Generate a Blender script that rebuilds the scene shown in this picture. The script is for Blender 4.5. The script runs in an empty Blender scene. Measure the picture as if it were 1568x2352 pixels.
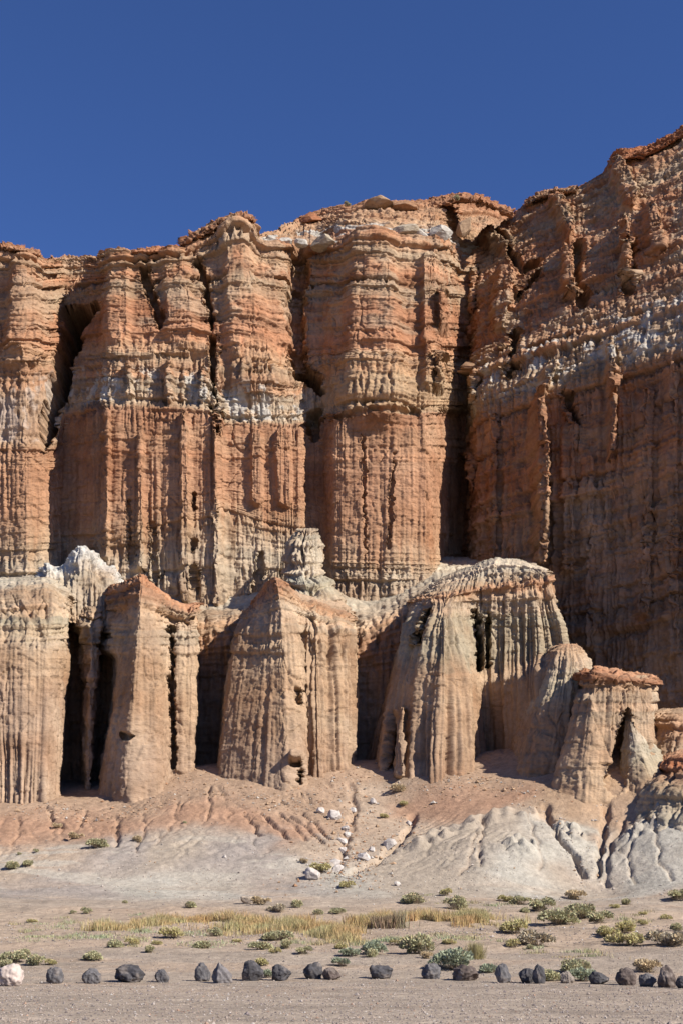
import bpy, math, random
import numpy as np
from mathutils import Vector

# ---------------------------------------------------------------- camera, sky, sun, exposure
SC = bpy.context.scene
COL = SC.collection
W0, H0, F0 = 1568.0, 2352.0, 2967.0
PITCH = math.atan(959.0 / F0)
CAMZ = 1.65
SUN_EL, SUN_AZ = math.radians(35.5), math.radians(56)     # azimuth measured right of the line from cliff to camera
SUNV = Vector((math.cos(SUN_EL) * math.sin(SUN_AZ), -math.cos(SUN_EL) * math.cos(SUN_AZ), math.sin(SUN_EL)))

cam = bpy.data.cameras.new('camera')
cam.sensor_fit = 'VERTICAL'
cam.sensor_height = 24.0
cam.lens = 24.0 * F0 / H0
cam.clip_start, cam.clip_end = 0.1, 5000
camo = bpy.data.objects.new('camera', cam)
COL.objects.link(camo)
camo.location = (0, 0, CAMZ)
camo.rotation_euler = (math.pi / 2 + PITCH, 0, 0)
SC.camera = camo

world = bpy.data.worlds.new('World')
SC.world = world
world.use_nodes = True
wn = world.node_tree.nodes
sky = wn.new('ShaderNodeTexSky')
sky.sky_type = 'NISHITA'
sky.sun_disc = False
sky.sun_elevation = SUN_EL
sky.sun_rotation = math.atan2(SUNV.x, SUNV.y)
sky.altitude = 800
sky.air_density = 0.9
sky.dust_density = 0.0
sky.ozone_density = 9.0
bg = wn['Background']
bg.inputs['Strength'].default_value = 0.068
tint = wn.new('ShaderNodeMix')
tint.data_type = 'RGBA'
tint.blend_type = 'MULTIPLY'
tint.inputs['Factor'].default_value = 1
tint.inputs['B'].default_value = (1.0, 1.0, 1.22, 1)
world.node_tree.links.new(sky.outputs[0], tint.inputs['A'])
world.node_tree.links.new(tint.outputs['Result'], bg.inputs['Color'])

sl = bpy.data.lights.new('sun', 'SUN')
sl.energy = 5.0
sl.angle = math.radians(0.5)
sl.color = (1.0, 0.95, 0.87)
so = bpy.data.objects.new('sun', sl)
COL.objects.link(so)
so.rotation_euler = (-SUNV).to_track_quat('-Z', 'Y').to_euler()

SC.view_settings.view_transform = 'Standard'
SC.view_settings.look = 'None'
SC.view_settings.exposure = 0.72
SC.view_settings.gamma = 1.0

SC.cycles.diffuse_bounces = 2
SC.cycles.max_bounces = 4
Q = 1.0          # mesh spacing factor

# ---------------------------------------------------------------- helpers: projection, noise
CT, ST = math.cos(PITCH), math.sin(PITCH)


def at(px, py, Y):
    u = (np.asarray(px, float) - W0 / 2) / F0
    v = (H0 / 2 - np.asarray(py, float)) / F0
    dy = CT - v * ST
    dz = ST + v * CT
    k = np.asarray(Y, float) / dy
    return np.stack(np.broadcast_arrays(u * k, k * dy, CAMZ + dz * k), -1)


G12 = np.array([[1, 1, 0], [-1, 1, 0], [1, -1, 0], [-1, -1, 0], [1, 0, 1], [-1, 0, 1], [1, 0, -1], [-1, 0, -1],
                [0, 1, 1], [0, -1, 1], [0, 1, -1], [0, -1, -1], [1, 1, 0], [-1, 1, 0], [0, -1, 1], [0, -1, -1]], np.float32)


def ihash(ix, iy, iz, seed=0):
    h = (ix.astype(np.int64) * 374761393 + iy.astype(np.int64) * 668265263 + iz.astype(np.int64) * 2147483647 + seed * 1274126177) & 0xffffffff
    h = ((h ^ (h >> 13)) * 1274126177) & 0xffffffff
    h = ((h ^ (h >> 16)) * 2246822519) & 0xffffffff
    return (h ^ (h >> 15)) & 0xffffffff


def rnd(a, b=0, seed=0):
    a = np.asarray(a)
    b = np.broadcast_to(np.asarray(b), a.shape)
    return ihash(a, b, np.zeros(a.shape, np.int64), seed).astype(np.float32) / 4294967295.0


PERM = np.random.RandomState(7).permutation(256).astype(np.uint8)
PERM = np.concatenate([PERM, PERM, PERM]).astype(np.int32)


def pn(x, y, z, seed=0):
    x, y, z = np.broadcast_arrays(np.asarray(x, np.float32), np.asarray(y, np.float32), np.asarray(z, np.float32))
    ix, iy, iz = np.floor(x), np.floor(y), np.floor(z)
    fx, fy, fz = x - ix, y - iy, z - iz
    ix = (ix.astype(np.int32) + seed * 31) & 255
    iy = (iy.astype(np.int32) + seed * 57) & 255
    iz = (iz.astype(np.int32) + seed * 13) & 255
    fade = lambda t: t * t * t * (t * (t * 6 - 15) + 10)
    ux, uy, uz = fade(fx), fade(fy), fade(fz)
    out = 0
    for dx in (0, 1):
        a = PERM[ix + dx]
        for dy in (0, 1):
            b = PERM[a + iy + dy]
            w = (ux if dx else 1 - ux) * (uy if dy else 1 - uy)
            for dz in (0, 1):
                g = G12[PERM[b + iz + dz] & 15]
                out = out + w * (uz if dz else 1 - uz) * (g[..., 0] * (fx - dx) + g[..., 1] * (fy - dy) + g[..., 2] * (fz - dz))
    return out


def facets(x, y, z, seed):
    """flat, tilted, sharp-edged facets of fractured rock, about -0.5..0.5"""
    ix, iy, iz = np.floor(x - .5).astype(np.int32), np.floor(y - .5).astype(np.int32), np.floor(z - .5).astype(np.int32)
    best = np.full(x.shape, 1e9, np.float32)
    val = np.zeros(x.shape, np.float32)
    R = np.random.RandomState(seed).uniform(-1, 1, (256, 7)).astype(np.float32)
    for dx in (0, 1):
        for dy in (0, 1):
            for dz in (0, 1):
                h = PERM[PERM[PERM[(ix + dx) & 255] + ((iy + dy) & 255)] + ((iz + dz) & 255)]
                r = R[h]
                px, py, pz = x - (ix + dx + .5 + .38 * r[..., 0]), y - (iy + dy + .5 + .38 * r[..., 1]), z - (iz + dz + .5 + .38 * r[..., 2])
                d = px * px + py * py + pz * pz
                m = d < best
                best = np.where(m, d, best)
                val = np.where(m, .3 * r[..., 3] + .45 * (px * r[..., 4] + py * r[..., 5] + pz * r[..., 6]), val)
    return val


def fbm(x, y, z, oct=4, seed=0, gain=0.5):
    a, s, o = 1.0, 0, 1.0
    for i in range(oct):
        s = s + a * pn(x * o, y * o, z * o, seed + i * 17)
        a *= gain
        o *= 2.03
    return s


def sstep(a, b, x):
    t = np.clip((x - a) / (b - a), 0, 1)
    return t * t * (3 - 2 * t)


def blur(A, axis, r):
    if r < 1:
        return A
    pad = [(0, 0)] * A.ndim
    pad[axis] = (r, r)
    B = np.cumsum(np.pad(A, pad, mode='edge'), axis=axis)
    n = A.shape[axis]
    k = 2 * r + 1
    z = np.zeros_like(np.take(B, [0], axis))
    B = np.concatenate([z, B], axis)
    return (np.take(B, np.arange(k, n + k), axis) - np.take(B, np.arange(0, n), axis)) / k


def grid_mesh(name, P, C=None, mat=None, parent=None):
    nv, nu = P.shape[:2]
    me = bpy.data.meshes.new(name)
    me.vertices.add(nv * nu)
    me.vertices.foreach_set('co', P.reshape(-1).astype(np.float32))
    i = np.arange(nv * nu).reshape(nv, nu)
    q = np.stack([i[:-1, :-1], i[:-1, 1:], i[1:, 1:], i[1:, :-1]], -1).reshape(-1, 4)
    me.loops.add(q.size)
    me.loops.foreach_set('vertex_index', q.reshape(-1).astype(np.int32))
    me.polygons.add(len(q))
    me.polygons.foreach_set('loop_start', np.arange(0, q.size, 4, dtype=np.int32))
    me.polygons.foreach_set('loop_total', np.full(len(q), 4, np.int32))
    me.polygons.foreach_set('use_smooth', np.ones(len(q), bool))
    me.update(calc_edges=True)
    if C is not None:
        a = me.color_attributes.new('Col', 'FLOAT_COLOR', 'POINT')
        cc = np.ones((nv * nu, 4), np.float32)
        cc[:, :3] = C.reshape(-1, 3)
        a.data.foreach_set('color', cc.reshape(-1))
    o = bpy.data.objects.new(name, me)
    COL.objects.link(o)
    if mat:
        me.materials.append(mat)
    if parent:
        o.parent = parent
    return o


def tri_mesh(name, V, Fc, C=None, mat=None, parent=None, smooth=False, link=True):
    """V (n,3), Fc (m,3) or (m,4)"""
    me = bpy.data.meshes.new(name)
    V = np.asarray(V, np.float32)
    Fc = np.asarray(Fc, np.int32)
    k = Fc.shape[1]
    me.vertices.add(len(V))
    me.vertices.foreach_set('co', V.reshape(-1))
    me.loops.add(Fc.size)
    me.loops.foreach_set('vertex_index', Fc.reshape(-1))
    me.polygons.add(len(Fc))
    me.polygons.foreach_set('loop_start', np.arange(0, Fc.size, k, dtype=np.int32))
    me.polygons.foreach_set('loop_total', np.full(len(Fc), k, np.int32))
    me.polygons.foreach_set('use_smooth', np.full(len(Fc), smooth, bool))
    me.update(calc_edges=True)
    if C is not None:
        a = me.color_attributes.new('Col', 'FLOAT_COLOR', 'POINT')
        cc = np.ones((len(V), 4), np.float32)
        cc[:, :3] = C
        a.data.foreach_set('color', cc.reshape(-1))
    if mat:
        me.materials.append(mat)
    if not link:
        return me
    o = bpy.data.objects.new(name, me)
    COL.objects.link(o)
    if parent:
        o.parent = parent
    return o


def tag(o, label=None, cat=None, group=None, kind=None):
    if label:
        o['label'] = label
    if cat:
        o['category'] = cat
    if group:
        o['group'] = group
    if kind:
        o['kind'] = kind
    return o


def empty(name, loc):
    o = bpy.data.objects.new(name, None)
    COL.objects.link(o)
    o.location = loc
    return o


# ---------------------------------------------------------------- materials
def material(name, bump=0.3, scale=2.2, var=0.35, rough=0.95, colour=None, fine=14.0, transl=0.0, dist=0.08, zs=1.0, alb=0.68):
    m = bpy.data.materials.new(name)
    m.use_nodes = True
    nt = m.node_tree
    N, L = nt.nodes, nt.links
    b = N['Principled BSDF']
    b.inputs['Roughness'].default_value = rough
    b.inputs['Specular IOR Level'].default_value = 0.12
    tc = N.new('ShaderNodeTexCoord')
    if colour is None:
        src = N.new('ShaderNodeAttribute')
        src.attribute_name = 'Col'
        csock = src.outputs['Color']
    else:
        src = N.new('ShaderNodeRGB')
        src.outputs[0].default_value = (*colour, 1)
        csock = src.outputs[0]
    n1 = N.new('ShaderNodeTexNoise')
    n1.inputs['Scale'].default_value = scale
    n1.inputs['Detail'].default_value = 9
    n1.inputs['Roughness'].default_value = 0.68
    L.new(tc.outputs['Object'], n1.inputs['Vector'])
    mr = N.new('ShaderNodeMapRange')
    mr.inputs['From Min'].default_value = 0.28
    mr.inputs['From Max'].default_value = 0.72
    mr.inputs['To Min'].default_value = (1 - var) * alb
    mr.inputs['To Max'].default_value = (1 + var) * alb
    L.new(n1.outputs['Fac'], mr.inputs['Value'])
    mul = N.new('ShaderNodeMix')
    mul.data_type = 'RGBA'
    mul.blend_type = 'MULTIPLY'
    mul.inputs['Factor'].default_value = 1
    L.new(csock, mul.inputs['A'])
    L.new(mr.outputs['Result'], mul.inputs['B'])
    L.new(mul.outputs['Result'], b.inputs['Base Color'])
    if bump:
        n2 = N.new('ShaderNodeTexNoise')
        n2.inputs['Scale'].default_value = fine
        n2.inputs['Detail'].default_value = 6
        n2.inputs['Roughness'].default_value = 0.7
        mp = N.new('ShaderNodeMapping')
        mp.inputs['Scale'].default_value = (1, 1, zs)
        L.new(tc.outputs['Object'], mp.inputs['Vector'])
        L.new(mp.outputs['Vector'], n2.inputs['Vector'])
        bp = N.new('ShaderNodeBump')
        bp.inputs['Strength'].default_value = bump
        bp.inputs['Distance'].default_value = dist
        L.new(n2.outputs['Fac'], bp.inputs['Height'])
        L.new(bp.outputs['Normal'], b.inputs['Normal'])
    if transl:
        out = N['Material Output']
        tr = N.new('ShaderNodeBsdfTranslucent')
        L.new(mul.outputs['Result'], tr.inputs['Color'])
        mx = N.new('ShaderNodeMixShader')
        mx.inputs[0].default_value = transl
        L.new(b.outputs[0], mx.inputs[1])
        L.new(tr.outputs[0], mx.inputs[2])
        L.new(mx.outputs[0], out.inputs['Surface'])
    return m


M_ROCK = material('weathered_sandstone', bump=0.55, scale=1.6, var=0.24, fine=3.0, dist=0.25, zs=3.2)
M_SOIL = material('desert_soil', bump=0.7, scale=2.6, var=0.24, fine=3.2, dist=0.18)
M_BASALT = material('basalt', bump=0.6, scale=6, var=0.45, fine=30, rough=0.8, dist=0.02, alb=1.0)
M_LEAF = material('dry_leaf', bump=0, scale=9, var=0.3, rough=0.8, transl=0.25, alb=1.0)
M_STONE = material('loose_stone', bump=0.4, scale=5, var=0.25, fine=20, dist=0.02)

# rock colours (linear albedo)
RED = (0.455, 0.232, 0.130)
DRED = (0.41, 0.175, 0.088)
ORG = (0.47, 0.262, 0.150)
TAN = (0.49, 0.325, 0.200)
PTAN = (0.51, 0.370, 0.248)
PALE = (0.53, 0.43, 0.31)
WHITE = (0.60, 0.54, 0.46)
GRN = (0.46, 0.370, 0.250)
PINK = (0.45, 0.305, 0.203)
BRN = (0.40, 0.255, 0.160)


# ---------------------------------------------------------------- sheets: a coarse cage refined to a fine weathered surface
def refine(P, PX, PY, du, dv, rb=0.45):
    """P (nr,nc,3) cage -> fine grid; returns P, PX, PY, T (row coordinate)"""
    def resample(A, axis, pos):
        n = A.shape[axis]
        i = np.clip(np.floor(pos).astype(int), 0, n - 2)
        f = pos - i
        sh = [1] * A.ndim
        sh[axis] = -1
        f = f.reshape(sh)
        return np.take(A, i, axis) * (1 - f) + np.take(A, i + 1, axis) * f

    def positions(P, axis, d):
        seg = np.linalg.norm(np.diff(P, axis=axis), axis=-1)
        seg = np.percentile(seg, 75, axis=1 - axis)
        seg = np.maximum(seg, d * 2)
        cum = np.concatenate([[0], np.cumsum(seg)])
        n = int(cum[-1] / d) + 1
        return np.interp(np.linspace(0, cum[-1], n), cum, np.arange(len(cum)))
    pu = positions(P, 1, du)
    pv = positions(P, 0, dv)
    T = np.repeat(pv[:, None], len(pu), 1)
    outs = []
    for A in (P, PX[..., None], PY[..., None]):
        B = resample(resample(A, 1, pu), 0, pv)
        outs.append(B)
    P2 = outs[0]
    ru, rv = int(round(rb / du)), int(round(rb / dv))
    for _ in range(2):
        P2 = blur(blur(P2, 1, ru), 0, rv)
    return P2, outs[1][..., 0], outs[2][..., 0], T


def normals(P):
    du = np.gradient(P, axis=1)
    dv = np.gradient(P, axis=0)
    n = np.cross(du, dv)
    l = np.linalg.norm(n, axis=-1, keepdims=True)
    return n / np.maximum(l, 1e-9)


def polyfield(px, py, pts, hard=0.5):
    """influence in 0..1 of a polyline [(px,py,halfwidth)]"""
    best = np.zeros_like(px)
    for (x0, y0, w0), (x1, y1, w1) in zip(pts[:-1], pts[1:]):
        dx, dy = x1 - x0, y1 - y0
        t = np.clip(((px - x0) * dx + (py - y0) * dy) / (dx * dx + dy * dy), 0, 1)
        d = np.hypot(px - x0 - t * dx, py - y0 - t * dy)
        w = w0 + t * (w1 - w0)
        best = np.maximum(best, sstep(1.0, hard, d / w))
    return best


def layers(S, s, thick, seed, wob=0.5):
    """ledge profile of irregular beds with overhanging undersides; also a toothed notch below the ledges"""
    q = S / thick
    q = q + wob * pn(3.1, q * 0.9, 1.7, seed)          # irregular thickness
    q = q + 0.10 * pn(s * 0.06, q * 0.15, 0.5, seed + 3) / thick + .03 * pn(s * .9, q * .7, .5, seed + 4)
    k = np.floor(q)
    u = q - k
    ki = k.astype(np.int64)
    h = rnd(ki, 0, seed)
    mod = 0.7 + 0.9 * pn(s * 0.09, k * 5.3, 0.3, seed + 9)
    prof = np.minimum(sstep(0, 0.10, u), 1 - 0.8 * u ** 1.3)
    bw = 1.2 + 2.6 * rnd(ki, 5, seed)
    blk = rnd(ki, np.floor(s / bw + 9 * h).astype(np.int64), seed + 1)
    v = (1 - u) * thick                                   # metres below the bed above
    ln = thick * np.clip(.08 + 1.5 * np.abs(pn(s * 1.25, k * 3.7, .2, seed + 12)) + .5 * pn(s * .2, k * 2.1, .7, seed + 13), 0.02, .95)
    sel = sstep(.5, .62, rnd(ki, 9, seed)) * sstep(-.15, .15, pn(s * .12, k * 1.9, .4, seed + 14))
    tooth = sel * sstep(ln, ln * .55, v)
    return (h ** 1.4) * mod * prof, blk, k, tooth


def weather(P, S, fac, seed, U):
    """displacement in metres from facies weights (flute, bed, knob, rough)"""
    x, y, z = P[..., 0], P[..., 1], P[..., 2]
    s = U
    fl, bd, kb, rg = fac
    wx = x + 0.35 * pn(x * .3, y * .3, z * .02, seed + 1) + .07 * pn(x, y, z * .12, seed + 2)
    wy = y + 0.35 * pn(x * .3, y * .3, z * .02, seed + 2) + .07 * pn(x, y, z * .12, seed + 3)
    uw = U + .30 * pn(U * .35, z * .03, seed * .1, seed + 2) + .06 * pn(U * 1.3, z * .25, .4, seed + 3)
    o = seed * 7.3
    f1 = np.abs(pn(uw * .24 + o, z * .010, .5, seed + 3))
    f2 = np.abs(pn(uw * .62 + o, z * .018, .5, seed + 4))
    f3 = np.abs(pn(uw * 1.35 + o, z * .035, .5, seed + 5))
    f4 = np.abs(pn(uw * 2.7 + o, z * .06, .5, seed + 6))
    lowf = 0.36 + .85 * sstep(-.35, .35, pn(U * .11, z * .10, .3, seed + 31) + .5 * pn(U * .4, z * .22, .3, seed + 32))
    sq = lambda a: np.sqrt(a + .002)
    d = fl * lowf * (.75 * sq(f1) + .75 * sq(f2) + 0.70 * sq(f3) + .50 * sq(f4) - 1.2)
    # bedding
    l1, b1, k1, t1 = layers(S, s, 2.3, seed + 40)
    l2, b2, k2, t2 = layers(S, s, 0.85, seed + 50)
    l3, b3, k3, t3 = layers(S, s, 0.40, seed + 60)
    brk = sstep(-.25, .25, pn(x * .10, y * .10, z * .25, seed + 33))
    d = d + bd * (0.62 * l1 + 0.40 * l2 * (0.3 + brk) + 0.28 * l3 * (.3 + .7 * brk) + 0.26 * b1 + 0.14 * b2 * brk - 0.5
                  - .62 * t1 - .36 * t2)
    l4, b4, k4, t4 = layers(S, s, 0.24, seed + 64)
    d = d + (.10 + .45 * np.clip(bd, 0, 1)) * (.26 * l4 + .16 * l3) * sstep(-.3, .1, pn(U * .07, z * .3, .8, seed + 34))
    # pillared bands: tapering columns with narrow slots between
    c1 = np.abs(pn(uw * .75 + o, z * 0.12, .2, seed + 6))
    c2 = np.abs(pn(uw * 1.6 + o, z * 0.30, .2, seed + 7))
    slot = sstep(.12, .26, pn(uw * 1.25 + o, z * 0.36, .2, seed + 8))
    d = d + kb * (.75 * sq(c1) + 0.62 * sq(c2) - .72 - 0.70 * slot + 0.22 * l2 - .7 * t1)
    # fractured facets, cracks, roughness
    fx = facets(x * .42, y * .42, z * .8, seed)
    fy = facets(x * 1.15, y * 1.15, z * 1.9, seed + 1)
    r = fbm(x * .35, y * .35, z * .35, 4, seed + 11, 0.5)
    cr = np.abs(pn(wx * .5, wy * .5, z * .16, seed + 14))
    crack = -0.45 * sstep(.035, 0.0, cr) * sstep(-.1, .2, pn(x * .2, y * .2, z * .2, seed + 15))
    d = d + rg * (0.16 * r + .60 * fx + .34 * fy + crack)
    d = d + 0.09 * (.4 + rg) * fbm(x * 2.2, y * 2.2, z * 4.2, 3, seed + 21)
    return d, k1, k2, k3


def strata_colour(P, T, S, table, k2, k3, bd, seed, streak=1.0, warp=0.12):
    x, y, z = P[..., 0], P[..., 1], P[..., 2]
    tt = T + warp * fbm(x * .25, y * .25, z * .12, 4, seed + 70) + 0.10 * warp * pn(x * 2, y * 2, z * .4, seed + 71)
    # washed-down colour: runs of upper colours over lower beds
    run = sstep(.0, .45, fbm(x * .7, y * .7, z * .05, 3, seed + 72)) * streak
    tt = tt + run * 0.22
    ts = np.array([t for t, c in table])
    cs = np.array([c for t, c in table])
    C = np.stack([np.interp(tt, ts, cs[:, i]) for i in range(3)], -1)
    bw = np.clip(.12 + bd, 0, 1)[..., None]
    h2 = (rnd(k2.astype(np.int64), 3, seed)[..., None] - .5) * bw
    h3 = (rnd(k3.astype(np.int64), 4, seed)[..., None] - .5) * bw
    C = C * (1 + 0.26 * h2 + 0.14 * h3)
    C = C * (1 + h2 * np.array([0.10, -0.02, -0.10]))
    n = fbm(x * .16, y * .16, z * .2, 4, seed + 74)[..., None]
    C = C * (1 + 0.34 * n * np.array([0.7, 1.0, 1.2]))
    st = fbm(x * 1.4, y * 1.4, z * .06, 3, seed + 75)[..., None]
    C = C * (1 + 0.18 * streak * st)
    # pale salt / dust specks
    return np.clip(C, 0.02, 0.8)


def build_sheet(name, rows, fac_tab, colour_tab, seed, du=0.13, dv=0.12, carve=(), ribs=(), parent=None, rb=0.45,
                streak=1.0, warp=0.12, amp=1.0, colour_fn=None, mat=None, flute_fn=None, fac_fn=None):
    """rows: list of (py list, px list, Y list), bottom to top, equal lengths"""
    PX = np.array([np.broadcast_to(np.asarray(r[1], float), (len(rows[0][1]),)) for r in rows])
    PY = np.array([np.broadcast_to(np.asarray(r[0], float), (PX.shape[1],)) for r in rows])
    YY = np.array([np.broadcast_to(np.asarray(r[2], float), (PX.shape[1],)) for r in rows])
    cage = at(PX, PY, YY)
    P, px, py, T = refine(cage, PX, PY, du * Q, dv * Q, rb)
    zrow = cage[..., 2].mean(1)
    zmono = np.maximum.accumulate(zrow + np.arange(len(zrow)) * 1e-3)
    S = np.interp(T, np.arange(len(zrow)), zmono)
    damp = np.ones_like(px)
    jx0 = 5 * pn(px * .02, py * .035, .3, 5) + 6 * fbm(px * .07, py * .11, .3, 3, 8)
    jy = 6 * pn(px * .05, py * .05, .7, 6)
    for depth, pts in carve:
        jx = jx0 * (.35 if depth > 10 else 1)
        f = polyfield(px + jx, py + jy, pts, .72 if depth > 4 else .45)
        P[..., 1] += depth * f
        if depth > 4:
            damp = np.minimum(damp, 1 - .75 * f)
    for depth, pts in ribs:
        P[..., 1] -= depth * polyfield(px + 3 * pn(px * .05, py * .05, .3, 6), py, pts)
    N = normals(P)
    FT = np.array(fac_tab, float)
    if FT.ndim == 1:
        FT = np.repeat(FT[None], len(rows), 0)
    fac = [np.interp(T + 0.1 * pn(P[..., 0] * .3, P[..., 1] * .3, P[..., 2] * .2, seed + 90), np.arange(len(FT)), FT[:, i]) for i in range(4)]
    if fac_fn:
        fac = fac_fn(fac, px, py, T)
    seg = np.linalg.norm(np.diff(P, axis=1), axis=-1).mean(0)
    U = np.repeat(np.concatenate([[0], np.cumsum(seg)])[None], P.shape[0], 0)
    d, k1, k2, k3 = weather(P, S, fac, seed, U)
    Nh = N.copy()
    Nh[..., 2] *= 0.45
    P2 = P + Nh * (amp * damp * d)[..., None]
    C = strata_colour(P, T, S, colour_tab, k2, k3, fac[1], seed, streak, warp)
    if colour_fn:
        C = colour_fn(C, px, py, T, P)
    return grid_mesh(name, P2, C, mat or M_ROCK, parent)


def rowtab(xs, **k):
    return k


# ---------------------------------------------------------------- the main cliff
XS = np.array([-420, -160, -60, 0, 60, 95, 105, 115, 130, 150, 175, 200, 228, 233, 240, 250, 299, 305, 350, 422, 428, 436, 465, 485, 498, 505, 520, 540, 560, 577, 584, 590, 600, 640, 660, 690, 702, 720, 740,
               755, 765, 800, 835, 850, 900, 960, 985, 998, 1010, 1030, 1060, 1100, 1130, 1180, 1260], float)


def lin(pts):
    p = np.array(pts, float)
    return np.interp(XS, p[:, 0], p[:, 1])


D0 = lin([(-160, 137), (0, 136), (60, 135), (100, 136.5), (130, 139), (150, 141), (175, 140.5), (200, 138.5), (240, 134.2), (250, 133.4), (300, 133),
          (430, 132.6), (498, 132.5), (505, 133.6), (520, 134.4), (600, 134.3), (690, 134.8), (702, 138), (735, 139.5), (755, 137), (765, 134.6),
          (830, 133.4), (840, 133.9), (900, 133.3), (985, 134.3), (996, 136.5), (1006, 143), (1020, 152), (1040, 160), (1130, 163), (1260, 165)])
D1 = lin([(-160, 139), (0, 138), (60, 137.5), (110, 139), (130, 142), (150, 146), (200, 146), (226, 145), (240, 138.2), (250, 137.4), (300, 137.2), (430, 137),
          (485, 137.4), (500, 137), (560, 137), (640, 138.2), (660, 140.5), (690, 142.5), (740, 142.5), (765, 140.2), (800, 138.6), (850, 138), (900, 137.8),
          (960, 138.4), (998, 139.2), (1016, 140.5), (1028, 146), (1040, 158), (1130, 163), (1260, 165)])


def mixD(k):
    return D0 * (1 - k) + D1 * k


rM = [
    (lin([(-160, 1470), (1130, 1470)]), XS, D0 - 0.6),
    (lin([(-160, 1345), (1130, 1345)]), XS, D0 - 0.2),
    (lin([(-160, 1245), (240, 1225), (350, 1205), (490, 1180), (520, 1165), (600, 1195), (720, 1215), (760, 1285), (980, 1290), (1130, 1290)]), XS, D0 + 0.3),
    (lin([(-160, 1110), (240, 1080), (720, 1090), (1130, 1100)]), XS, D0 + 1.0),
    (lin([(-160, 1045), (0, 1035), (130, 1040), (150, 960), (240, 935), (350, 942), (490, 945), (505, 978), (690, 978), (720, 965), (760, 952), (980, 950), (1130, 955)]), XS, D0 + 1.5),
    (lin([(-160, 1020), (0, 1012), (130, 1010), (150, 935), (240, 918), (350, 922), (490, 925), (505, 960), (690, 960), (720, 950), (760, 940), (980, 938), (1130, 940)]), XS, mixD(.42) + .9),
    (lin([(-160, 860), (0, 852), (130, 850), (150, 845), (240, 838), (490, 848), (505, 888), (690, 885), (720, 850), (760, 832), (980, 840), (1130, 870)]), XS, mixD(.65) + .4),
    (lin([(-160, 800), (0, 800), (130, 797), (240, 772), (490, 778), (690, 808), (980, 808), (1130, 815)]), XS, mixD(.75) + 1.2),
    (lin([(-160, 742), (0, 740), (130, 732), (240, 692), (490, 692), (690, 702), (980, 702), (1130, 715)]), XS, mixD(.9) + 1.6),
    (lin([(-160, 662), (0, 660), (130, 655), (240, 642), (490, 632), (600, 622), (690, 642), (980, 652), (1130, 655)]), XS, mixD(1) + 2.0),
    (lin([(-160, 580), (0, 580), (60, 588), (95, 596), (105, 607), (200, 605), (230, 610), (240, 597), (300, 597), (305, 590), (420, 580), (432, 566), (500, 540), (540, 512), (575, 512),
          (586, 545), (600, 560), (700, 562), (740, 566), (800, 552), (900, 548), (1000, 552), (1040, 560), (1060, 600), (1130, 590)]), XS, mixD(1) + 3),
    (lin([(-160, 570), (0, 568), (60, 575), (95, 585), (105, 597), (200, 592), (230, 600), (240, 586), (300, 586), (305, 577), (420, 568), (430, 547), (500, 515), (540, 492), (577, 494),
          (586, 552), (620, 540), (690, 520), (740, 515), (800, 505), (900, 515), (1000, 515), (1040, 535), (1060, 560), (1130, 540)]), XS,
     mixD(1) + lin([(-160, 4), (580, 4), (600, 7), (1130, 7)])),
    (lin([(-160, 568), (0, 565), (60, 572), (95, 583), (105, 595), (200, 590), (230, 598), (240, 585), (300, 584), (305, 576), (420, 567), (430, 547), (500, 515), (540, 492), (577, 496),
          (586, 554), (630, 538), (690, 496), (740, 479), (800, 474), (860, 452), (920, 462), (1000, 450), (1080, 447), (1130, 466), (1180, 488), (1260, 520)]), XS,
     mixD(1) + lin([(-160, 7), (580, 6), (600, 10), (700, 17), (1130, 22)])),
    (lin([(-160, 640), (1130, 560)]), XS, mixD(1) + 34),
]
facM = [  # flute bed knob rough
    (.4, .25, .30, .4), (.4, .25, .35, .4), (.42, .35, .12, .4), (.36, .28, .03, .4), (.36, .4, .15, .45),
    (.18, .5, .5, .45), (.08, .9, .35, .45), (.05, 1.1, .12, .5), (.12, .6, .05, .6), (.06, 1.1, .12, .5),
    (.06, 1.15, .1, .7), (.1, 1.3, .2, 1.3), (.1, 1.3, .1, 1.3), (0, .2, 0, .6)]
colM = [(0, TAN), (.9, PTAN), (1.4, (.53, .405, .28)), (1.9, TAN), (2.3, ORG), (3.0, RED), (3.7, ORG), (3.98, RED), (4.3, ORG), (4.6, TAN), (5.0, PTAN), (5.6, PTAN), (6.0, ORG), (6.5, TAN), (7.0, ORG),
        (7.15, RED), (7.9, RED), (8.1, ORG), (8.6, TAN), (9.0, ORG), (9.2, RED), (9.6, TAN), (10.0, ORG), (10.4, RED), (11, TAN), (11.6, ORG), (12, RED), (13, ORG)]


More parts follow.
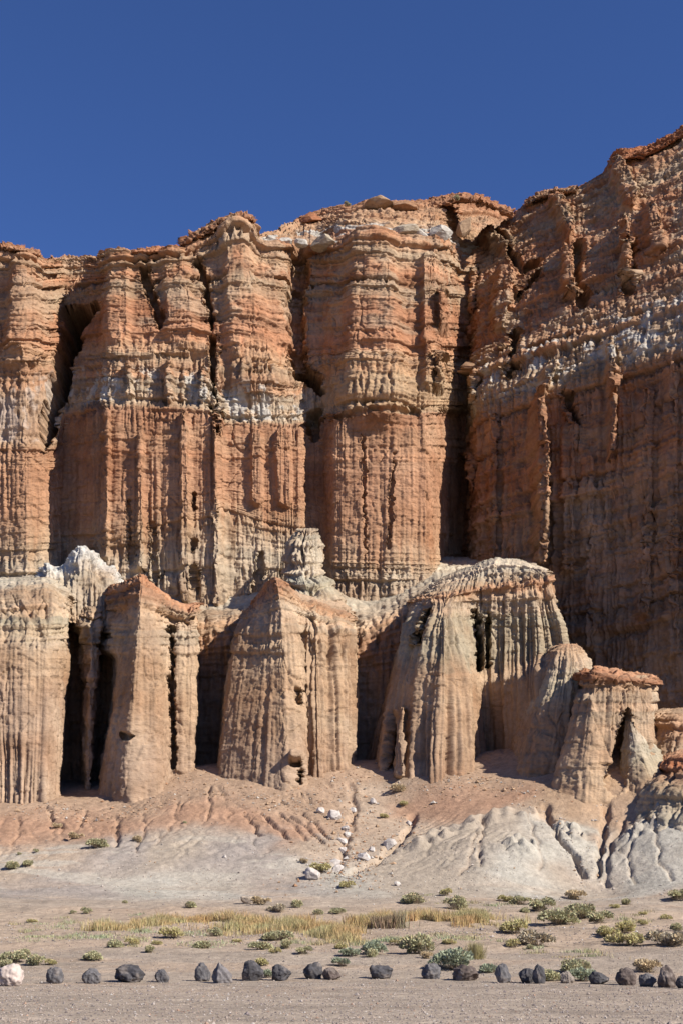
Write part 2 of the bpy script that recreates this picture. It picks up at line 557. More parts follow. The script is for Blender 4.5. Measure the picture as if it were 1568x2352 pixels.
def colourM(C, px, py, T, P):
    # the white knobby band thins out on the right-hand block, and the left corner is redder
    w = sstep(700, 770, px) * sstep(4.4, 4.9, T) * sstep(6.3, 5.9, T)
    C = C * (1 - w[..., None]) + (.5 * np.array(TAN) + .5 * C * np.array((1.05, .95, .8))) * w[..., None]
    xx, yy, zz = P[..., 0], P[..., 1], P[..., 2]
    nw = fbm(xx * .30, yy * .30, zz * .16, 4, 79) + .5 * fbm(xx * 1.1, yy * 1.1, zz * .9, 3, 80)
    w = sstep(.03, .27, nw) * sstep(4.75, 5.0, T) * sstep(6.15, 5.7, T) * sstep(730, 690, px) * .95
    C = C * (1 - w[..., None]) + np.array(WHITE) * w[..., None]
    w = sstep(.05, .4, fbm(xx * .18, yy * .18, zz * .3, 3, 81)) * sstep(7.2, 7.6, T) * sstep(11.5, 10.8, T) * .6
    C = C * (1 - w[..., None]) + np.array(PTAN) * w[..., None]
    w = sstep(140, 90, px) * sstep(2.2, 3, T) * sstep(10, 8, T) * .5
    C = C * (1 - w[..., None]) + np.array(ORG) * w[..., None]
    # chalky blocks along the rim
    n = pn(P[..., 0] * .5, P[..., 1] * .5, P[..., 2] * 1.2, 77)
    w = sstep(10.25, 10.45, T) * sstep(11.0, 10.8, T) * sstep(590, 610, px) * sstep(0, .15, n + .1)
    C = C * (1 - w[..., None]) + np.array(WHITE) * w[..., None]
    return C


carveM = [
    (15, [(146, 722, 16), (210, 708, 12)]),
    (17, [(222, 704, 12), (176, 738, 30), (153, 805, 26), (132, 900, 23), (115, 985, 21), (104, 1020, 14)]),
    (3.0, [(455, 595, 8), (470, 640, 10), (485, 720, 8), (489, 790, 9), (493, 880, 5), (500, 1000, 4)]),
    (2.6, [(340, 560, 10), (335, 640, 9), (365, 720, 10), (372, 760, 6)]),
    (3.2, [(690, 580, 28), (678, 680, 24), (690, 860, 18)]),
    (6.0, [(690, 855, 20), (720, 870, 20), (735, 900, 10)]),
    (3.5, [(722, 950, 16), (722, 1000, 15)]),
    (.6, [(298, 1150, 4), (303, 1290, 6)]), (.7, [(350, 1200, 5), (356, 1330, 6)]), (1.2, [(444, 1135, 4), (445, 1165, 5)]), (1.2, [(446, 1240, 5), (446, 1262, 5)]), (1.0, [(446, 1300, 4), (447, 1345, 5)]),
    (0.6, [(834, 1000, 4), (838, 1280, 4)]), (0.6, [(905, 1040, 4), (893, 1260, 4)]),
    (1.3, [(770, 955, 8), (860, 950, 9), (960, 946, 8)]),
    (.9, [(600, 1270, 8), (585, 1380, 12)]),
]
ribsM = [
    (3, [(1012, 690, 12), (1014, 760, 14)]), (3, [(1010, 840, 14), (1008, 900, 10)]),
    (.8, [(275, 600, 34), (270, 760, 42)]), (.9, [(400, 600, 40), (420, 760, 50)]), (1.5, [(540, 540, 40), (560, 700, 60), (590, 860, 75)]),
    (1.7, [(850, 580, 70), (855, 760, 85), (860, 900, 100)]), (1.2, [(985, 600, 26), (990, 880, 26)]), (1.5, [(60, 620, 45), (60, 780, 55)]),
    (.9, [(590, 1000, 18), (590, 1150, 18)]), (.9, [(650, 1000, 22), (655, 1150, 22)]),
    (1.3, [(425, 950, 10), (428, 1140, 13), (430, 1380, 15)]), (1.1, [(500, 950, 9), (505, 1140, 14), (512, 1390, 19)]),
    (0.9, [(325, 1000, 9), (325, 1300, 12)]), (0.9, [(248, 950, 9), (240, 1280, 14)]),
    (.5, [(780, 900, 26), (850, 905, 30), (960, 900, 22)]),
    (.5, [(250, 805, 14), (300, 815, 16), (390, 800, 16), (470, 800, 16)]),
    (1.2, [(300, 845, 11), (300, 910, 10)]), (1.3, [(390, 830, 12), (392, 920, 12)]), (1.2, [(470, 850, 12), (470, 920, 10)]),
    (1.0, [(20, 820, 30), (90, 820, 25)]),
]
cliff = build_sheet('cliff', rM, facM, colM, 11, 0.105, 0.09, carveM, ribsM, colour_fn=colourM)
tag(cliff, 'long banded red and white sandstone cliff with vertical flutes under the sky', kind='structure')

# ---------------------------------------------------------------- the right-hand cliff, coming towards the viewer
XS = np.array([1020, 1050, 1070, 1080, 1090, 1100, 1150, 1185, 1210, 1240, 1270, 1300, 1320, 1350, 1380, 1403, 1413, 1450, 1480, 1510, 1540, 1568, 1660, 1800], float)
DR = lin([(1020, 172), (1050, 166), (1070, 160), (1080, 152), (1090, 149.5), (1100, 148.6), (1250, 142), (1400, 137), (1568, 131), (1800, 121)])


zw = float(at(1100, 950, 149)[2])      # bottom of the white band
DIP = (float(at(1568, 800, 131)[2]) - zw) / 4.68


def zrow(z, dip=None):
    dip = DIP if dip is None else dip
    """py of a world height along the wall"""
    zz = z + dip * (XS - 1100) / 100
    r = (zz - CAMZ) / DR
    v = (r * CT - ST) / (CT + r * ST)
    return H0 / 2 - v * F0


def zof(px, py, Y):
    return float(at(px, py, Y)[2])


topR = lin([(1020, 575), (1050, 600), (1060, 590), (1075, 570), (1100, 545), (1150, 515), (1185, 485), (1210, 462), (1240, 447), (1320, 432), (1380, 398), (1405, 380), (1412, 352), (1480, 342), (1540, 312), (1568, 292), (1660, 220), (1800, 120)])
TURN = np.clip((XS - 1120) / 450, 0, 1.5)      # the upper wall swings round to face the valley
rR = [
    (zrow(10), XS, DR - 1.0),
    (zrow(zw - 28), XS, DR - 1.0),
    (zrow(zw - 18), XS, DR - 0.4),
    (zrow(zw - 10), XS, DR + 0.0),
    (zrow(zw - 2), XS, DR + 0.6),
    (zrow(zw + .5), XS, DR + 0.4),
    (zrow(zw + 5.5), XS, DR + 2.6 + 1.0 * TURN),
    (zrow(zw + 9), XS, DR + 4.8 + 2.6 * TURN),
    (zrow(zw + 14), XS, DR + 7.8 + 4.4 * TURN),
    (topR * .5 + zrow(zw + 14) * .5, XS, DR + 13 + 6.5 * TURN),
    (topR + 14, XS, DR + 18.5 + 8.5 * TURN),
    (topR, XS, DR + 20 + 8.8 * TURN),
    (topR + 4, XS, DR + 26 + 9 * TURN),
    (topR + 160, XS, DR + 55 + 10 * TURN),
]
facR = [(.6, .3, .2, .6), (.6, .6, .4, .7), (.6, .8, .5, .7), (.7, .6, .3, .6), (.6, .6, .4, .6), (.3, .8, .5, .6), (.15, 1.2, .5, .7), (.1, 1.2, .3, .8), (.15, 1.0, .25, .95), (.15, 1.0, .25, 1.0), (.15, .9, .2, 1.1),
        (.2, .6, .3, 1.1), (.1, .4, .1, 1.0), (0, 0, 0, .5)]
colR = [(0, BRN), (1, BRN), (1.6, ORG), (2.2, BRN), (2.5, ORG), (3.0, RED), (4.0, RED), (4.5, ORG), (5.1, TAN), (5.4, PTAN), (5.8, TAN), (6.3, ORG), (6.7, TAN), (7.1, RED), (7.5, ORG), (8, RED), (8.5, ORG), (9, RED), (9.4, TAN), (9.8, ORG),
        (10.4, RED), (10.8, TAN), (11.1, DRED), (12, DRED), (13, RED)]
carveR = [(3, [(1110, 500, 6), (1200, 620, 12), (1230, 600, 12)]), (3.5, [(1330, 560, 14), (1320, 640, 16), (1340, 690, 20)]), (2.5, [(1450, 560, 14), (1440, 660, 14)]),
          (3, [(1180, 760, 9), (1170, 860, 9)]), (2.5, [(1240, 620, 7), (1180, 690, 10)]), (2.5, [(1300, 900, 10), (1320, 960, 12)])]
ribsR = [(3, [(1076, 640, 14), (1072, 720, 10)]), (3.5, [(1068, 860, 18), (1074, 930, 10)]), (2.5, [(1070, 1060, 12), (1072, 1130, 12)]), (5.0, [(1222, 945, 20), (1232, 1060, 22), (1234, 1180, 20), (1228, 1310, 22)]), (.8, [(1130, 960, 16), (1125, 1280, 18)]), (.9, [(1305, 960, 20), (1300, 1300, 24)]), (1.0, [(1480, 900, 22), (1470, 1400, 26)]), (.8, [(1350, 1060, 18), (1345, 1480, 22)]), (.9, [(1540, 850, 20), (1535, 1500, 24)]),
         (3.0, [(1395, 930, 16), (1395, 1010, 15), (1393, 1055, 7)]), (2.4, [(1260, 850, 20), (1230, 930, 14)]), (2.5, [(1390, 800, 18), (1400, 900, 18)]),
         (3.0, [(1270, 470, 18), (1300, 540, 20)]), (3.0, [(1425, 520, 9), (1440, 640, 22)]), (2.5, [(1290, 580, 8), (1310, 670, 26)]),
         (2.5, [(1410, 390, 26), (1440, 460, 28)]), (2, [(1490, 490, 24), (1500, 570, 24)]), (2, [(1160, 640, 30), (1140, 740, 26)]), (2.2, [(1060, 520, 20), (1150, 560, 30)])]
YRIM = (XS.copy(), DR + 18.2 + 8.6 * TURN)


def colourR(C, px, py, T, P):
    x, y, z = P[..., 0], P[..., 1], P[..., 2]
    n = fbm(x * .22, y * .22, z * .35, 4, 91)
    w = (sstep(.08, .35, n) * sstep(5.6, 6.6, T) * sstep(11.2, 10.6, T) * .75)[..., None]
    C = C * (1 - w) + np.array(PTAN) * w
    w = (sstep(.10, .32, fbm(x * .35, y * .35, z * .6, 4, 92)) * sstep(4.9, 5.15, T) * sstep(6.9, 6.2, T) * .9)[..., None]
    C = C * (1 - w) + np.array(WHITE) * w
    w = (sstep(.05, .4, fbm(x * .2, y * .2, z * .5, 4, 93)) * sstep(4.2, 3.6, T) * .5)[..., None]
    return C * (1 - w) + np.array(TAN) * w


cliff_r = build_sheet('cliff_wall', rR, facR, colR, 23, 0.12, 0.105, carveR, ribsR, rb=0.5, colour_fn=colourR)
tag(cliff_r, 'shaded dark red cliff wall coming forward on the right of the deep cleft', kind='structure')



def cap_slab(label, pts, Y, th, over, seed, col, parent):
    px = np.array([p[0] for p in pts], float)
    py = np.array([p[1] for p in pts], float)
    if Y is None:
        Y = np.interp(px, *YRIM)
    e = np.zeros(len(px))
    e[0] = e[-1] = 1.2
    rows = [(py + th, px, Y + 2.5 + e * 0), (py + th, px, Y - over + e), (py + th * .35, px, Y - over - .25 + e), (py, px, Y - over * .3 + e), (py - 1, px, Y + 4 + 0 * e), (py + 12, px, Y + 9 + 0 * e)]
    o = build_sheet('caprock', rows, (.2, .7, .0, 1.7), [(0, DRED), (2, col), (5, DRED)], seed, .12, .06, rb=.12, parent=parent, amp=1.2)
    o['label'] = label
    return o


cap_slab('thin dark red caprock on the highest block', [(424, 562), (434, 546), (465, 532), (500, 513), (530, 500), (545, 494), (578, 496), (583, 502)], 141.2, 9, 1.5, 201, RED, cliff)
cap_slab('thin red caprock', [(300, 582), (312, 576), (350, 572), (390, 571), (424, 567)], 140.4, 8, 1.3, 203, RED, cliff)
cap_slab('thin tan caprock', [(-20, 566), (20, 566), (60, 573), (94, 583)], 141.4, 7, 1.2, 205, ORG, cliff)
cap_slab('thick red caprock ledge', [(985, 466), (1010, 456), (1060, 447), (1095, 450), (1130, 462), (1178, 484)], 157.0, 16, 2.2, 207, RED, cliff)
cap_slab('dark red jutting caprock', [(1404, 368), (1412, 351), (1440, 344), (1480, 340), (1510, 328), (1540, 311), (1570, 291), (1620, 255)], None, 20, 1.6, 209, DRED, cliff_r)
cap_slab('tan caprock ledge', [(1205, 466), (1240, 443), (1280, 436), (1330, 428)], None, 10, 1.2, 211, TAN, cliff_r)

# ---------------------------------------------------------------- rock terrace between the cliff and the buttresses
XS = np.array([-420, -160, 0, 100, 160, 240, 350, 460, 500, 560, 640, 720, 800, 850, 900, 960, 1000, 1100, 1180, 1215, 1235], float)
rT = [
    (np.full(len(XS), 1880.), XS, np.full(len(XS), 122.5)),
    (np.full(len(XS), 1560.), XS, np.full(len(XS), 124.)),
    (lin([(-160, 1470), (160, 1430), (240, 1430), (460, 1450), (560, 1440), (810, 1480), (880, 1445), (960, 1410), (1420, 1400)]), XS, np.full(len(XS), 124.5)),
    (lin([(-160, 1420), (160, 1385), (240, 1390), (460, 1425), (560, 1405), (700, 1400), (810, 1435), (880, 1410), (960, 1375), (1420, 1380)]), XS, np.full(len(XS), 126.)),
    (lin([(-160, 1340), (100, 1330), (240, 1345), (400, 1385), (500, 1398), (560, 1388), (700, 1370), (800, 1378), (850, 1388), (940, 1355), (1000, 1325), (1100, 1305), (1420, 1290)]), XS,
     lin([(-160, 133), (240, 131), (500, 131), (720, 132), (1000, 133), (1100, 138), (1420, 128)])),
    (lin([(-160, 1300), (1420, 1270)]), XS, lin([(-160, 150), (1000, 150), (1100, 156), (1420, 145)])),
]
facT = [(.7, .2, .1, .5), (.7, .3, .2, .5), (.35, .9, .5, .6), (.1, .7, .4, .6), (.1, .4, .3, .5), (.1, .3, .2, .4)]
colT = [(0, BRN), (1, BRN), (1.6, ORG), (2, ORG), (2.6, TAN), (3, PTAN), (4, PALE), (5, PALE)]
ter = build_sheet('rock_terrace', rT, facT, colT, 31, 0.13, 0.13)
tag(ter, 'pale rock terrace at the cliff foot behind the buttresses', kind='structure')


# ---------------------------------------------------------------- buttresses: things of their own
def tower_rows(rows, n=9, flat=0.75):
    out = []
    for py, xl, xr, yf, yb in rows:
        a = np.linspace(0, math.pi, n)
        c = np.sign(np.cos(a)) * np.abs(np.cos(a)) ** flat
        s = np.abs(np.sin(a)) ** flat
        px = (xl + xr) / 2 - (xr - xl) / 2 * c
        out.append((np.full(n, float(py)), px, yb - (yb - yf) * s))
    return out


def buttress(name, label, rows, fac, col, seed, group='fluted rock buttresses below the cliff', cat='rock buttress', root=True, **k):
    o = build_sheet(name, rows, fac, col, seed, k.pop('du', 0.085), k.pop('dv', 0.10), **k)
    if root:
        tag(o, label, cat, group)
    return o


colB = [(0, PINK), (1, PINK), (2, TAN), (2.6, GRN), (3.3, PTAN), (4, PTAN), (4.5, ORG), (5, DRED), (6, ORG), (7, ORG)]
facB = [(.85, .02, .0, .35), (.8, .03, .0, .35), (.75, .05, .02, .35), (.55, .25, .15, .4), (.3, .8, .5, .6), (.15, .8, .2, .6), (0, .3, 0, .4), (0, .3, 0, .3)]

# far-left fluted block
rows = [
    (1885, [-420, -120, -20, 50, 100, 125, 132, 135], [106.8, 106.8, 106.4, 106.0, 106.6, 108.4, 118, 128]),
    (1650, [-420, -120, -20, 55, 110, 138, 145, 147], [109.5, 109.5, 109, 108.6, 109.2, 111, 119, 128]),
    (1500, [-420, -120, -20, 55, 115, 146, 153, 155], [110.6, 110.6, 110, 109.8, 110.4, 112.2, 119.5, 128]),
    ([1425] * 8, [-420, -120, -20, 60, 118, 150, 157, 160], [112, 112, 111.6, 111.2, 111.8, 113.4, 120, 128]),
    ([1375, 1375, 1372, 1358, 1350, 1380, 1400, 1405], [-420, -120, -20, 50, 115, 160, 175, 178], [113.6, 113.6, 113.2, 113, 113.6, 115.4, 121, 128]),
    ([1360, 1360, 1352, 1338, 1332, 1362, 1385, 1390], [-420, -120, -20, 50, 115, 165, 180, 182], [117, 117, 117, 116.5, 116.5, 118, 122, 128]),
    ([1330, 1330, 1330, 1322, 1318, 1335, 1350, 1360], [-420, -120, -20, 50, 115, 165, 180, 185], [128] * 8)]
colB1 = [(0, PINK), (1.3, PINK), (1.9, TAN), (2.3, PTAN), (3, GRN), (3.6, PTAN), (4.3, TAN), (5, PALE), (6, PALE)]
rows = [(np.broadcast_to(np.asarray(r[0], float), (8,)), r[1], r[2]) for r in rows]
B1 = buttress('rock_buttress', 'broad flat-topped fluted buttress running off the left edge', rows,
              [(1.15, .02, .0, .3), (1.1, .04, .0, .3), (.8, .2, .05, .4), (.35, .8, .35, .5), (.2, .9, .3, .6), (.1, .6, .3, .6), (0, .3, .2, .4)], colB1, 41)

# thin fin in the first recess
rows = [(1880, [186, 189, 194, 203, 210, 216], [124, 118, 114.5, 113.5, 115, 124]),
        (1700, [188, 191, 196, 206, 214, 220], [124, 118, 115, 114, 115.4, 124]),
        (1560, [190, 193, 198, 210, 222, 226], [124, 118.5, 115.6, 114.6, 116, 124]),
        (1470, [180, 186, 200, 214, 232, 240], [124, 119, 116.4, 115.6, 117, 124]),
        (1420, [165, 172, 196, 216, 240, 250], [124, 119.5, 117, 116.6, 118, 124]),
        (1392, [165, 175, 198, 216, 240, 250], [126, 121, 119, 118.6, 120, 126]),
        (1380, [165, 175, 198, 216, 240, 250], [130] * 6)]
rows = [(np.full(6, float(r[0])), r[1], r[2]) for r in rows]
buttress('rock_fin', 'thin pinkish rock fin standing in the dark recess between two buttresses', rows,
         [(.5, .2, .2, .5), (.5, .2, .2, .5), (.5, .3, .2, .5), (.3, .8, .4, .6), (.2, .9, .4, .6), (.1, .8, .2, .6), (0, .3, 0, .4)],
         [(0, PINK), (2, PINK), (3, TAN), (4, PTAN), (5, TAN), (6, ORG)], 47, group=None, cat='rock fin')

# second buttress with red cap
rows = [
    (1890, [222, 226, 236, 282, 372, 392, 402, 440, 446], [128, 118, 108.6, 105.4, 106.8, 110.6, 111.3, 111.5, 128]),
    (1740, [236, 241, 250, 288, 368, 390, 400, 446, 452], [128, 118, 110.0, 107.4, 108.6, 111.8, 111.4, 112, 128]),
    (1600, [256, 262, 272, 302, 366, 390, 398, 448, 454], [128, 118.5, 110.8, 108.5, 109.4, 112.4, 112, 112.4, 128]),
    (1512, [262, 268, 282, 310, 363, 390, 398, 448, 455], [128, 119.4, 111.6, 109.3, 110.2, 113.0, 112.7, 113, 128]),
    (1492, [198, 232, 287, 312, 362, 390, 398, 448, 455], [126, 119.8, 112, 109.6, 110.6, 113.4, 113, 113.2, 128]),
    (1440, [192, 230, 291, 316, 358, 390, 398, 448, 455], [126, 120.4, 112.5, 110.2, 111.2, 113.8, 113.5, 113.8, 128]),
    ([1385, 1380, 1368, 1360, 1372, 1392, 1400, 1405, 1395], [188, 228, 297, 320, 354, 392, 400, 450, 457], [127, 121, 113, 111, 111.8, 114.2, 114, 114.4, 128]),
    ([1372, 1357, 1328, 1318, 1340, 1372, 1385, 1392, 1388], [190, 236, 302, 325, 355, 392, 402, 450, 455], [128, 121.5, 113.8, 112.6, 113.4, 115.6, 115.6, 116, 128]),
    ([1366, 1350, 1322, 1312, 1332, 1366, 1378, 1386, 1382], [190, 240, 305, 326, 350, 392, 402, 446, 455], [129, 122.5, 115, 114, 115, 117.5, 118, 118, 128]),
    ([1400] * 9, [190, 240, 305, 326, 350, 392, 402, 446, 455], [131] * 9)]
rows = [(np.broadcast_to(np.asarray(r[0], float), (9,)), r[1], r[2]) for r in rows]
B2 = buttress('rock_buttress', 'tall smooth rounded buttress with a peaked red cap, left of the widest dark recess', rows, [(.85, .02, .0, .35), (.8, .03, .0, .35), (.75, .05, .02, .35), (.7, .1, .02, .35), (.6, .4, .1, .4), (.5, .7, .3, .5), (.3, .9, .4, .6), (.15, .9, .2, .8), (0, .4, 0, .7), (0, .3, 0, .3)],
              [(0, PINK), (1, PINK), (2, TAN), (3, TAN), (4.2, PTAN), (5, PTAN), (5.6, TAN), (6.2, RED), (7, ORG), (8, RED), (9, RED)], 53,
              carve=[(1.5, [(395, 1440, 6), (396, 1600, 6), (400, 1760, 7)]), (1.2, [(285, 1690, 10), (300, 1690, 5)])],
              fac_fn=lambda f, px, py, T: [f[0] * (1 - .5 * sstep(270, 300, px) * sstep(372, 362, px)), f[1] * (1 - .6 * sstep(285, 300, px) * sstep(372, 362, px) * sstep(6.2, 5.8, T)), f[2] * (1 - .8 * sstep(285, 300, px) * sstep(372, 362, px)), f[3]])

# third buttress
rows = [
    (1890, [490, 497, 560, 650, 700, 715, 735, 748, 800, 812, 815], [120, 109.2, 107.8, 105.6, 106.8, 110, 109, 110, 111.5, 113, 128]),
    (1750, [500, 506, 575, 660, 698, 708, 730, 745, 795, 808, 812], [120.5, 110.8, 108.9, 107.2, 108.2, 111.2, 110, 111, 112, 113.5, 128]),
    (1600, [515, 522, 590, 655, 688, 706, 728, 742, 795, 812, 815], [121, 111.8, 110.1, 108.7, 109.4, 112, 111, 112, 112.8, 114, 128]),
    (1450, [538, 548, 603, 645, 680, 700, 728, 742, 795, 815, 817], [122, 114.2, 112.0, 110.2, 110.8, 113.2, 112.5, 113, 113.8, 115, 128]),
    ([1405, 1400, 1382, 1365, 1380, 1392, 1400, 1405, 1415, 1430, 1430], [560, 575, 608, 640, 672, 690, 728, 742, 790, 812, 815], [124, 116.5, 113.2, 111.2, 112, 114.5, 114.5, 115, 116, 117, 128]),
    ([1395, 1378, 1346, 1332, 1340, 1365, 1375, 1380, 1392, 1405, 1425], [572, 584, 608, 630, 664, 682, 720, 740, 780, 805, 812], [124, 121, 117, 112.3, 112.8, 116.6, 118, 119, 120, 121, 128]),
    ([1390, 1370, 1336, 1322, 1334, 1358, 1368, 1372, 1380, 1392, 1410], [575, 586, 610, 630, 660, 680, 720, 740, 780, 805, 812], [124, 121.5, 118, 113.4, 114, 119, 121, 122, 123.5, 124, 128]),
    ([1400] * 11, [575, 590, 612, 632, 660, 680, 720, 740, 780, 805, 812], [130] * 11)]
rows = [(np.broadcast_to(np.asarray(r[0], float), (11,)), r[1], r[2]) for r in rows]
colB3 = [(0, PINK), (1, PINK), (2, TAN), (3, TAN), (3.5, PTAN), (4.3, TAN), (4.8, ORG), (5, RED), (5.6, ORG), (6.2, RED), (7, PALE)]
B3 = buttress('rock_buttress', 'tall buttress with a narrow red-tipped edge under the pale knobby tower', rows, facB, colB3, 59,
              carve=[(1.8, [(683, 1585, 9), (684, 1610, 9)]), (1.6, [(672, 1752, 12), (690, 1752, 12)]), (2.0, [(690, 1775, 8), (690, 1795, 8)])],
              ribs=[(1.2, [(676, 1735, 16), (690, 1735, 10)])],
              colour_fn=lambda C, px, py, T, P: C * (1 - (w := (sstep(668, 690, px) * sstep(4.7, 5.0, T) * .8)[..., None])) + np.array(PTAN) * w,
              fac_fn=lambda f, px, py, T: [f[0] * (.62 - .35 * sstep(625, 650, px) + .75 * sstep(690, 712, px)), f[1] + .8 * sstep(680, 700, px) * sstep(2.7, 3.3, T), f[2] * (.5 + .8 * sstep(680, 700, px)) + .35 * sstep(690, 705, px) * sstep(2.2, 2.8, T) * sstep(3.6, 3.2, T), f[3]])

# pale knobby towers on the terrace
buttress('rock_tower', 'pale knobby tower of eroded rock above the narrow red-tipped buttress', tower_rows([
    (1440, 610, 815, 117.5, 131), (1385, 630, 800, 119.5, 131), (1335, 645, 772, 121.5, 131), (1322, 650, 748, 123.2, 131), (1262, 655, 742, 124.6, 131), (1225, 672, 736, 125.6, 131), (1214, 684, 730, 127, 131), (1214, 690, 724, 130, 132)]),
    [(.4, .6, .4, .6), (.4, .7, .5, .6), (.2, 1, .5, .6), (.2, .7, .8, .6), (.2, .4, 1.0, .6), (.2, .4, .9, .6), (.1, .3, .5, .5), (0, 0, 0, .3)],
    [(0, TAN), (.6, ORG), (1, PTAN), (2, GRN), (3, PALE), (5, PALE), (7, PALE)], 61, group='pale rock towers on the terrace', cat='rock tower')
tx = [50, 78, 92, 104, 128, 150, 166, 180, 205, 222, 240, 258, 275, 300]
rows = [([1430] * 14, tx, [134, 121, 119.5, 119, 118.8, 118.8, 118.5, 118.5, 118.5, 118.5, 118.8, 119, 121, 134]),
        ([1352] * 14, tx, [134, 124, 122, 121.6, 121.6, 121.6, 121.2, 121.2, 121.2, 121.2, 121.6, 122, 124, 134]),
        ([1345, 1338, 1318, 1300, 1306, 1304, 1276, 1264, 1270, 1286, 1302, 1308, 1330, 1345], tx, [134, 126, 124, 123.4, 124, 124, 123.4, 123.2, 123.6, 123.8, 124, 124.4, 126, 134]),
        ([1343, 1332, 1308, 1288, 1300, 1298, 1262, 1250, 1256, 1276, 1292, 1298, 1322, 1343], tx, [134, 128, 125, 124.4, 125.5, 125.5, 124.6, 124.4, 124.8, 125.2, 125.5, 126, 128, 134]),
        ([1343, 1336, 1318, 1300, 1306, 1304, 1275, 1262, 1268, 1286, 1302, 1308, 1330, 1343], tx, [138] * 14)]
buttress('rock_tower', 'low jagged chalky white outcrop on the terrace above the far left buttress', rows,
         [(.6, .3, .1, .4), (.9, .35, .3, .6), (.9, .3, .8, .9), (.4, .3, .6, .9), (0, 0, 0, .3)],
         [(0, TAN), (.8, PALE), (1.5, PALE), (2, WHITE), (4, WHITE)], 67, group='pale rock towers on the terrace', cat='rock tower', rb=.3)

# fourth, widest buttress
X4 = 10
rows = [
    (1860, [825, 870, 925, 1010, 1085, 1110, 1135, 1200, 1280, 1300], [123, 112, 107.2, 105.2, 107.0, 117, 117, 111.5, 106, 128]),
    (1740, [840, 885, 935, 1010, 1085, 1108, 1132, 1205, 1290, 1300], [124, 114, 110, 108, 109.5, 118, 117.6, 112, 107, 128]),
    ([1570, 1570, 1570, 1570, 1570, 1568, 1565, 1545, 1520, 1520], [885, 905, 945, 1015, 1075, 1105, 1125, 1205, 1290, 1310], [125, 117, 112, 110, 111.5, 118, 117.5, 113, 109, 128]),
    ([1545, 1545, 1545, 1545, 1545, 1548, 1545, 1522, 1492, 1500], [892, 910, 950, 1016, 1072, 1103, 1125, 1205, 1298, 1310], [125, 117.4, 112.4, 110.4, 112, 119.4, 119.2, 118.2, 117.6, 128]),
    (1445, [925, 934, 972, 1020, 1050, 1095, 1125, 1205, 1288, 1295], [126, 119, 114, 112.5, 114, 120, 119.6, 118.8, 118.2, 128]),
    (1390, [942, 954, 992, 1022, 1040, 1095, 1125, 1205, 1272, 1280], [126, 120, 116, 115, 116.5, 119.8, 119, 118.4, 118.4, 128]),
    ([1384, 1374, 1366, 1362, 1360, 1352, 1347, 1338, 1324, 1322], [940, 965, 985, 1025, 1055, 1095, 1125, 1200, 1262, 1270], [127, 121, 117.3, 116.8, 117.3, 119.4, 119.2, 118.8, 118.8, 128]),
    ([1372, 1350, 1340, 1332, 1322, 1305, 1292, 1296, 1312, 1316], [945, 985, 1005, 1035, 1065, 1100, 1130, 1195, 1256, 1266], [128, 126, 124.5, 124, 123.5, 123, 122.6, 122, 120.5, 128]),
    ([1362, 1340, 1325, 1310, 1300, 1285, 1278, 1284, 1305, 1315], [950, 990, 1015, 1050, 1080, 1110, 1140, 1195, 1250, 1262], [133, 132, 131, 130, 129, 128.5, 128, 127.5, 126, 129]),
    ([1390] * 10, [950, 990, 1015, 1050, 1080, 1110, 1140, 1195, 1250, 1262], [142] * 10)]
rows = [(np.broadcast_to(np.asarray(r[0], float), (X4,)), r[1], r[2]) for r in rows]
B4 = buttress('rock_buttress', 'widest buttress with a grooved cone-shaped front and a pale flat top', rows,
              [(1.25, .0, .0, .25), (1.25, .0, .0, .25), (1.2, .03, .02, .3), (1.1, .08, .05, .3), (1.0, .15, .1, .4), (.7, .5, .3, .5), (.2, 1.0, .5, .6), (.1, .8, .2, .5), (.1, .5, .1, .5), (0, .2, 0, .4)],
              [(0, PINK), (1, BRN), (2, TAN), (3, TAN), (3.5, GRN), (4.6, GRN), (5, PTAN), (5.7, TAN), (6, ORG), (6.4, TAN), (7, PALE), (8, PALE), (9, PALE)], 71,
              carve=[(3.0, [(1092, 1400, 6), (1096, 1460, 6), (1098, 1535, 7)]), (2.5, [(1120, 1410, 5), (1122, 1530, 7)]), (2.2, [(985, 1400, 6), (955, 1470, 5)])],
              ribs=[(2.0, [(890, 1660, 10), (875, 1780, 15)]), (2.0, [(918, 1640, 10), (915, 1780, 16)]), (1.5, [(1108, 1420, 4), (1108, 1530, 6)])], rb=.22)

buttress('rock_cone', 'small grooved rock cone with a rounded top between the widest buttress and the red-capped block', tower_rows([
    (1880, 1110, 1420, 103.6, 122), (1760, 1150, 1400, 104.8, 122), (1650, 1188, 1376, 106.2, 120), (1580, 1222, 1362, 107.4, 119), (1520, 1246, 1352, 108.7, 118), (1496, 1254, 1346, 109.6, 118), (1486, 1266, 1334, 112, 118), (1478, 1286, 1322, 115.5, 119)]),
    [(.5, .1, .05, .5), (.5, .1, .05, .5), (.7, .1, .05, .4), (.9, .1, .05, .4), (.9, .2, .1, .4), (.3, .8, .1, .5), (.1, .4, .1, .4), (0, .2, 0, .3)],
    [(0, BRN), (2, TAN), (3.2, GRN), (4, PTAN), (5, TAN), (7, ORG)], 73, group=None, cat='rock cone')

